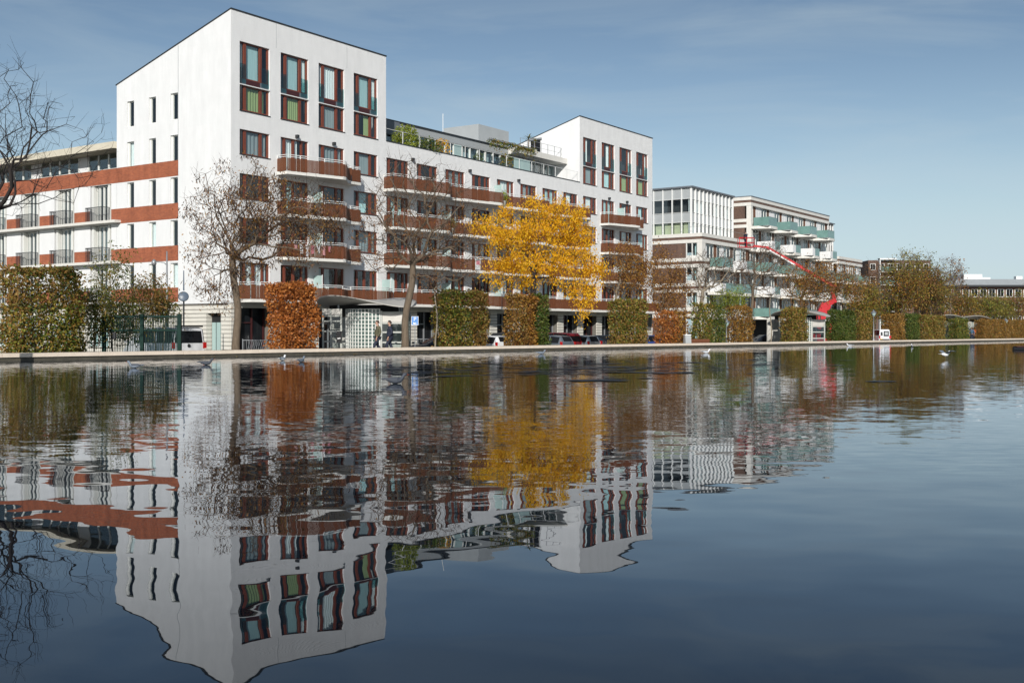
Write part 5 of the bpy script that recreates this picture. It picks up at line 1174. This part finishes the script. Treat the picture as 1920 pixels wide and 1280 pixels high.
def person(label, loc, rz, top_m, leg_m, hair, coat_len=.0, shirt=None, head_yaw=0., arms=((-.02, .10), (.02, -.12)), stride=1., group=None, scale=1.):
    t_ = thing('person', label, 'person', loc, rz, group); t_.scale = (scale,) * 3
    cy, sy = math.cos(head_yaw), math.sin(head_yaw); hx = lambda x, y: (x * cy - y * sy, x * sy + y * cy)
    V, E = [], []
    def add(p, par=None):
        V.append(p); 
        if par is not None: E.append((par, len(V) - 1))
        return len(V) - 1
    pel = add((0, 0, .94, (.15, .11))); sp_ = add((.0, 0, 1.14, (.14, .10)), pel); chs = add((.01, 0, 1.36, (.16, .11)), sp_); nk = add((.0, 0, 1.49, .06), chs); n2 = add((.02, 0, 1.555, .055), nk)
    q = hx(.035, 0); hd = add((q[0], q[1], 1.635, (.078, .088)), n2); q = hx(.02, 0); h2 = add((q[0], q[1], 1.715, (.072, .085)), hd)
    q = hx(.125, 0); add((q[0], q[1], 1.635, .014), hd)                       # nose
    kn = [(.20 * stride, .10, .52), (-.02, -.10, .50)]; an = [(.27 * stride, .10, .10), (-.30 * stride, -.10, .16)]
    wr_ = []
    for i, s in enumerate((1, -1)):
        hp = add((0, s * .095, .88, .095), pel); k = add((*kn[i], .06), hp); a = add((*an[i], .042), k); add((an[i][0] + .16, an[i][1] + s * .02, an[i][2] - .06, .038), a)
        e0, w0 = arms[i]; sh = add((0, s * .195, 1.42, .058), chs); el = add((-.03 + e0, s * .27, 1.15, .045), sh); wr = add((w0 + .04, s * .26, .91, .030), el)
        pm = add((w0 + .06, s * .255, .835, (.040, .020)), wr)
        for j, ln in enumerate((.062, .078, .082, .070)):
            y0 = s * (.255); xo = -.030 + .020 * j; f1 = add((w0 + .065 + xo, y0, .785, .0095), pm); f2 = add((w0 + .07 + xo, y0 - s * .010, .785 - ln * .55, .0088), f1); add((w0 + .072 + xo, y0 - s * .028, .785 - ln, .008), f2)
        th_ = add((w0 + .105, s * .235, .835, .011), pm); add((w0 + .115, s * .225, .79, .0095), th_)
    skin_obj('body', 'skin', V, E, t_, 1)
    # clothes
    J, F = [(0, 0, .96 - coat_len, (.185 + .12 * coat_len, .16 + .06 * coat_len)), (0, 0, 1.14, (.19, .155)), (.01, 0, 1.36, (.205, .155)), (.0, 0, 1.47, (.11, .09))], [(0, 1), (1, 2), (2, 3)]
    for i, s in enumerate((1, -1)):
        e0, w0 = arms[i]; n = len(J); J += [(0, s * .20, 1.42, .09), (-.03 + e0, s * .275, 1.15, .075), (w0 + .035, s * .262, .93, .05)]; F += [(2, n), (n, n + 1), (n + 1, n + 2)]
    skin_obj('jacket', top_m, J, F, t_, 2)
    T, G = [(0, 0, .95, (.16, .12))], []
    for i, s in enumerate((1, -1)):
        n = len(T); T += [(0, s * .10, .86, .118), (*kn[i], .084), (an[i][0], an[i][1], an[i][2] + .01, .062)]; G += [(0, n), (n, n + 1), (n + 1, n + 2)]
    skin_obj('trousers', leg_m, T, G, t_, 2)
    for i, s in enumerate((1, -1)): skin_obj('shoe', 'black_paint', [(an[i][0] - .02, an[i][1], an[i][2] - .04, .052), (an[i][0] + .10, an[i][1] + s * .01, an[i][2] - .055, .05), (an[i][0] + .2, an[i][1] + s * .02, an[i][2] - .06, .038)], [(0, 1), (1, 2)], t_, 1)
    q = hx(-.015, 0); hb = MB(); nr = 10
    for i in range(6):
        el_ = i / 5 * 1.45; rr = .097 * math.cos(el_); 
        for k in range(nr):
            an_ = 2 * math.pi * k / nr; front = max(0, math.cos(an_)); dx, dy = hx(rr * 1.1 * math.cos(an_), rr * .95 * math.sin(an_)); hb.v.append((q[0] + .012 * cy + dx, q[1] + .012 * sy + dy, 1.675 + .115 * math.sin(el_) + (.055 * front - .05 * (1 - front)) * (1 - i / 5)))
    for i in range(5):
        for k in range(nr): a_ = i * nr + k; hb.f.append((a_, i * nr + (k + 1) % nr, (i + 1) * nr + (k + 1) % nr, (i + 1) * nr + k))
    hb.f.append(tuple(5 * nr + k for k in range(nr))); hb.build('hair', hair, t_, True)
    for s in (1, -1):
        q = hx(.115, s * .035); e = MB().lathe([(.002, -.010), (.010, -.005), (.010, .005), (.002, .010)], 6, (q[0], q[1])); e.v = [(x, y, z + 1.665) for x, y, z in e.v]; e.build('eye', 'eye_dark', t_)
    q = hx(.118, 0); MB().box(q[0] - .012, q[0] + .006, q[1] - .022, q[1] + .022, 1.582, 1.592).build('mouth', 'lip', t_)
    if shirt: MB().prism([(.128, -.045), (.150, 0), (.128, .045), (.10, 0)], 1.30, 1.49).build('shirt_front', shirt, t_)
    return t_
def path_at(px, off): d = qd(px, off); return Vector((xat(px, d), d, PZ))
person('man in olive jacket with white shirt, looking down, walking before the glass block pavilion', path_at(708, 1.5), R(208), 'jacket_olive', 'jeans', 'hair_brown', .06, 'shirt_white', R(-4), group='people on the path', scale=1.03)
person('man in long navy coat walking behind the man in the olive jacket', path_at(731, 1.7), R(190), 'coat_navy', 'jeans', 'hair_dark', .26, None, R(8), ((-.06, .06), (.04, .02)), .8, group='people on the path', scale=1.03)
person('person in blue jacket standing by the small far pavilion', path_at(1822, 3.6), R(250), 'jacket_blue', 'jeans', 'hair_dark', .05, stride=.15, group='people on the path')
person('person in orange jacket beside the blue jacketed person', path_at(1828, 3.4), R(290), 'hi_vis', 'jeans', 'hair_brown', .05, stride=.15, group='people on the path')
person('person in orange jacket and dark trousers, outermost of the far group', path_at(1834, 3.7), R(230), 'hi_vis', 'coat_navy', 'hair_dark', .05, stride=.15, group='people on the path')
bp_ = Vector((xat(1398, dc), dc, zat(464, dc) + .0)); person('worker in dark clothes standing in the red lift basket', bp_, R(20), 'coat_navy', 'jeans', 'hair_dark', .03, stride=.1)

# ================================================================ gulls
mat('feather_white', (.72, .73, .74), .7, noise=.06, nscale=12); mat('feather_grey', (.16, .19, .23), .7, noise=.12, nscale=12); mat('feather_dark', (.05, .058, .075), .7, noise=.15, nscale=12); mat('beak', (.30, .06, .03), .5, noise=.1, nscale=12)
def gull(label, px, py, rz, m='feather_white', wing='feather_grey', d=None, z=None, fly=False):
    d = d or FPX * CAMH / (py - HY); z = 0. if z is None else z
    t_ = thing('gull', label, 'gull', (xat(px, d), d, z), rz, 'gulls on the pond')
    b = MB(); st = [(-.22, .015, .10), (-.14, .05, .085), (-.02, .075, .065), (.09, .062, .075), (.145, .038, .12), (.165, .034, .165), (.19, .040, .195), (.225, .032, .20), (.245, .012, .195)]
    b.tube([(x, 0, z_) for x, r, z_ in st], [r for x, r, z_ in st], 8); b.build('body', m, t_, True)
    MB().tube([(.24, 0, .195), (.30, 0, .187)], [.011, .003], 5).build('beak', 'beak', t_)
    MB().prism([(-.20, -.025), (-.33, -.045), (-.33, .045), (-.20, .025)], .095, .107).build('tail', m, t_)
    for s in (1, -1):
        if fly: MB().quad((.08, s * .05, .10), (.10, s * .30, .24), (-.02, s * .66, .20), (-.06, s * .32, .23), (-.08, s * .05, .11)).quad((.08, s * .05, .09), (.10, s * .30, .23), (-.02, s * .66, .195), (-.06, s * .32, .22), (-.08, s * .05, .10)).build('wing', wing, t_)
        else: MB().prism([(.08, s * .052), (.02, s * .078), (-.16, s * .055), (-.30, s * .012), (-.14, s * .02)], .085, .125).build('wing', wing, t_)
    return t_
gull('white gull floating below the orange hedge, brightest of the near birds', 530, 676, R(75))
gull('grey gull floating just right of the bright white one', 565, 679, R(70), 'feather_grey', 'feather_grey')
gull('dark grey gull swimming before the white end wall', 387, 684, R(5), 'feather_dark', 'feather_dark')
gull('dark gull nearest the left, below the green gate', 252, 690, R(170), 'feather_grey', 'feather_dark')
gull('grey gull floating before the row of cars', 1015, 664, R(20), 'feather_grey', 'feather_grey')
gull('dark gull low in the water right of the two men', 742, 719, R(15), 'feather_dark', 'feather_dark')
gull('white gull near the wooden planter', 1324, 662, R(15))
gull('white gull before the dark green clipped hedge', 1593, 649, R(160))
gull('small white gull before the deep green far hedge', 1710, 650, R(80))
gull('white gull flying low with wings spread at the far right', 1773, 0, R(20), 'feather_white', 'feather_grey', 46., .12, True)

# ================================================================ plants, washing and a sign on the white building
def bxa(px, y): t = (px - 960) / FPX; return (t * (OY + .5656 * y) - OX + .8247 * y) / (.5656 - .8247 * t)
def potted(label, px, y, z, r, h, m, n, size=.14, palm=False, seed=1):
    rng = np.random.default_rng(seed); p = b1(bxa(px, y), y, z); t_ = thing('potted_plant', label, 'potted plant', p, UA, 'plants on the terraces')
    MB().lathe([(.16, 0), (.22, .38), (.25, .4), (.22, .42)], 10).build('pot', 'concrete', t_, True)
    if palm:
        MB().tube([(0, 0, .38), (.04, 0, h * .6)], [.06, .045], 6).build('trunk', 'bark', t_)
        P = []; q = MB()
        for k in range(26):
            a = rng.uniform(0, 6.28); e0 = rng.uniform(.1, 1.3); L_ = r * rng.uniform(.7, 1.1); pts = []
            for i in range(5): f_ = i / 4; pts.append((.04 + math.cos(a) * L_ * f_ * math.cos(e0), math.sin(a) * L_ * f_ * math.cos(e0), h * .6 + L_ * f_ * math.sin(e0) - .5 * L_ * f_ * f_))
            for i in range(4):
                w0, w1 = .05 * (1 - i / 4.4), .05 * (1 - (i + 1) / 4.4); s_, c_ = math.sin(a), math.cos(a); A_, B_ = pts[i], pts[i + 1]
                q.quad((A_[0] - s_ * w0, A_[1] + c_ * w0, A_[2]), (B_[0] - s_ * w1, B_[1] + c_ * w1, B_[2]), (B_[0] + s_ * w1, B_[1] - c_ * w1, B_[2]), (A_[0] + s_ * w0, A_[1] - c_ * w0, A_[2]))
        tag(q.build('fronds', m, t_), kind='stuff')
    else:
        MB().tube([(0, 0, .38), (0, 0, h * .8)], [.03, .015], 5).build('stem', 'bark', t_)
        tag(leaves(ell((0, 0, h * .62), (r, r, h * .45), n, rng, .3), size, m, 'foliage', t_, .1, .5, rng), kind='stuff')
potted('large bright green bush behind the terrace rail beside the left tower', 760, .9, 15.06, 1.15, 2.5, 'leaf_lime', 1500, .2, seed=1)
potted('wide green bush second from the left tower on the terrace', 800, 1.0, 15.06, 1.35, 1.9, 'leaf_green', 1500, .18, seed=2)
potted('yellow leaved bush behind the terrace rail', 828, 1.0, 15.06, .8, 2.2, 'leaf_yellow', 420, .18, seed=3)
potted('small green plant beside the glass terrace screen', 897, .8, 15.06, .5, 1.7, 'leaf_green', 400, .14, seed=4)
potted('feathery plant at the roof storey end', 950, 1.0, 15.06, .7, 2.2, 'leaf_mixed', 500, .16, seed=5)
potted('left palm on the upper terrace', 991, 2.5, 18.3, 1.0, 2.3, 'leaf_mixed', 0, palm=True, seed=6)
potted('right palm on the upper terrace', 1003, 2.6, 18.3, .85, 1.9, 'leaf_mixed', 0, palm=True, seed=7)
potted('yellow green plant in a pot on the topmost balcony of the middle part', 945, -1.0, FL[4], .38, 1.25, 'leaf_lime', 260, .16, seed=8)
potted('small leafy plant on the third floor balcony beside the yellow tree', 848, -1.0, FL[3], .3, 1.2, 'leaf_olive', 200, .13, seed=9)
gp = b1(bxa(945, 1.3), 1.3, 18.3); t_ = thing('roof_planting', 'trailing green creeper hanging over the roof canopy edge', 'creeper', gp, UA)
rng = np.random.default_rng(5); P = np.stack([rng.uniform(-2.2, 5.0, 1300), rng.normal(0, .16, 1300), -np.abs(rng.normal(0, .38, 1300)) + .18], 1); tag(leaves(P, .16, 'leaf_mixed', 'foliage', t_, .6, .5, rng), kind='stuff')
MB().box(-2.2, 5.0, -.1, .3, -.01, .14).build('trough', 'grey_metal', t_)
mat('cloth_pink', (.72, .36, .36), .9, noise=.12, nscale=8); mat('cloth_white', (.78, .76, .75), .9, noise=.06, nscale=8); mat('cloth_rose', (.62, .22, .25), .9, noise=.12, nscale=8)
LAB = ['pink cloth hanging leftmost on the second floor balcony railing', 'white shirt hung on the second floor balcony railing', 'pale long shirt hung on the balcony railing', 'rose cloth hanging in the middle of the washing', 'white short shirt right of the rose cloth', 'pale pink towel near the end of the washing', 'small rose cloth, last on the right of the washing']
for k in range(7):
    px = 565 + 8.3 * k; dpt = twd(0); x = bxa(px, -1.75); y = -dpt(x) - .09; p = b1(x, y, FL[2] + .86); h = [.34, .62, .8, .62, .5, .66, .40][k]; w_ = [.3, .34, .28, .32, .34, .28, .24][k]
    t_ = thing('hanging_garment', LAB[k], 'laundry', p, UA, 'washing on the balcony railing'); b = MB()
    pr_ = [(-w_ / 2, 0), (w_ / 2, 0), (w_ * .42, -h * .5), (w_ * .46, -h), (-w_ * .40, -h * .96), (-w_ * .44, -h * .5)]
    for yy in (-.012, .012): b.quad(*[(x_, yy + .02 * math.sin(9 * x_), z_) for x_, z_ in pr_])
    n = 6
    for i in range(n): b.f.append((i, (i + 1) % n, n + (i + 1) % n, n + i))
    b.build('fabric', ['cloth_pink', 'cloth_white', 'cloth_white', 'cloth_rose', 'cloth_white', 'cloth_pink', 'cloth_rose'][k], t_); MB().box(-w_ / 2, w_ / 2, -.015, .06, 0, .012).build('hanger', 'white_metal', t_)
x = bxa(890, -1.3); y = -md(x) - .10; t_ = thing('balcony_sign', 'small white sign with red print fixed to a balcony railing', 'sign', b1(x, y, FL[2] + .05), UA)
MB().box(-.36, .36, -.01, .01, 0, .98).build('board', 'white_metal', t_); MB().box(-.24, .26, -.016, -.012, .42, .76).build('print', 'cloth_rose', t_); MB().box(-.2, .22, -.016, -.012, .82, .9).build('print', 'lead_grey', t_)
# folded parasol and chairs on balconies
for (px, f, lab) in ((1161, 4, 'wooden balcony chair on the right tower, left of the pair'), (1172, 4, 'wooden balcony chair on the right tower, right of the pair'), (655, 4, 'wooden chair at the right end of the topmost left balcony')):
    p = b1(bxa(px, -.9), -.75, FL[f]); t_ = thing('balcony_chair', lab, 'chair', p, UA + R(160), 'chairs on the balconies')
    MB().box(-.22, .22, -.22, .22, .42, .46).build('seat', 'wood_red', t_); MB().box(-.22, .22, .2, .24, .48, .95).build('backrest', 'wood_red', t_)
    for sx in (-.2, .2):
        for sy_ in (-.2, .2): MB().box(sx - .02, sx + .02, sy_ - .02, sy_ + .02, 0, .42).build('leg', 'dark_metal', t_)
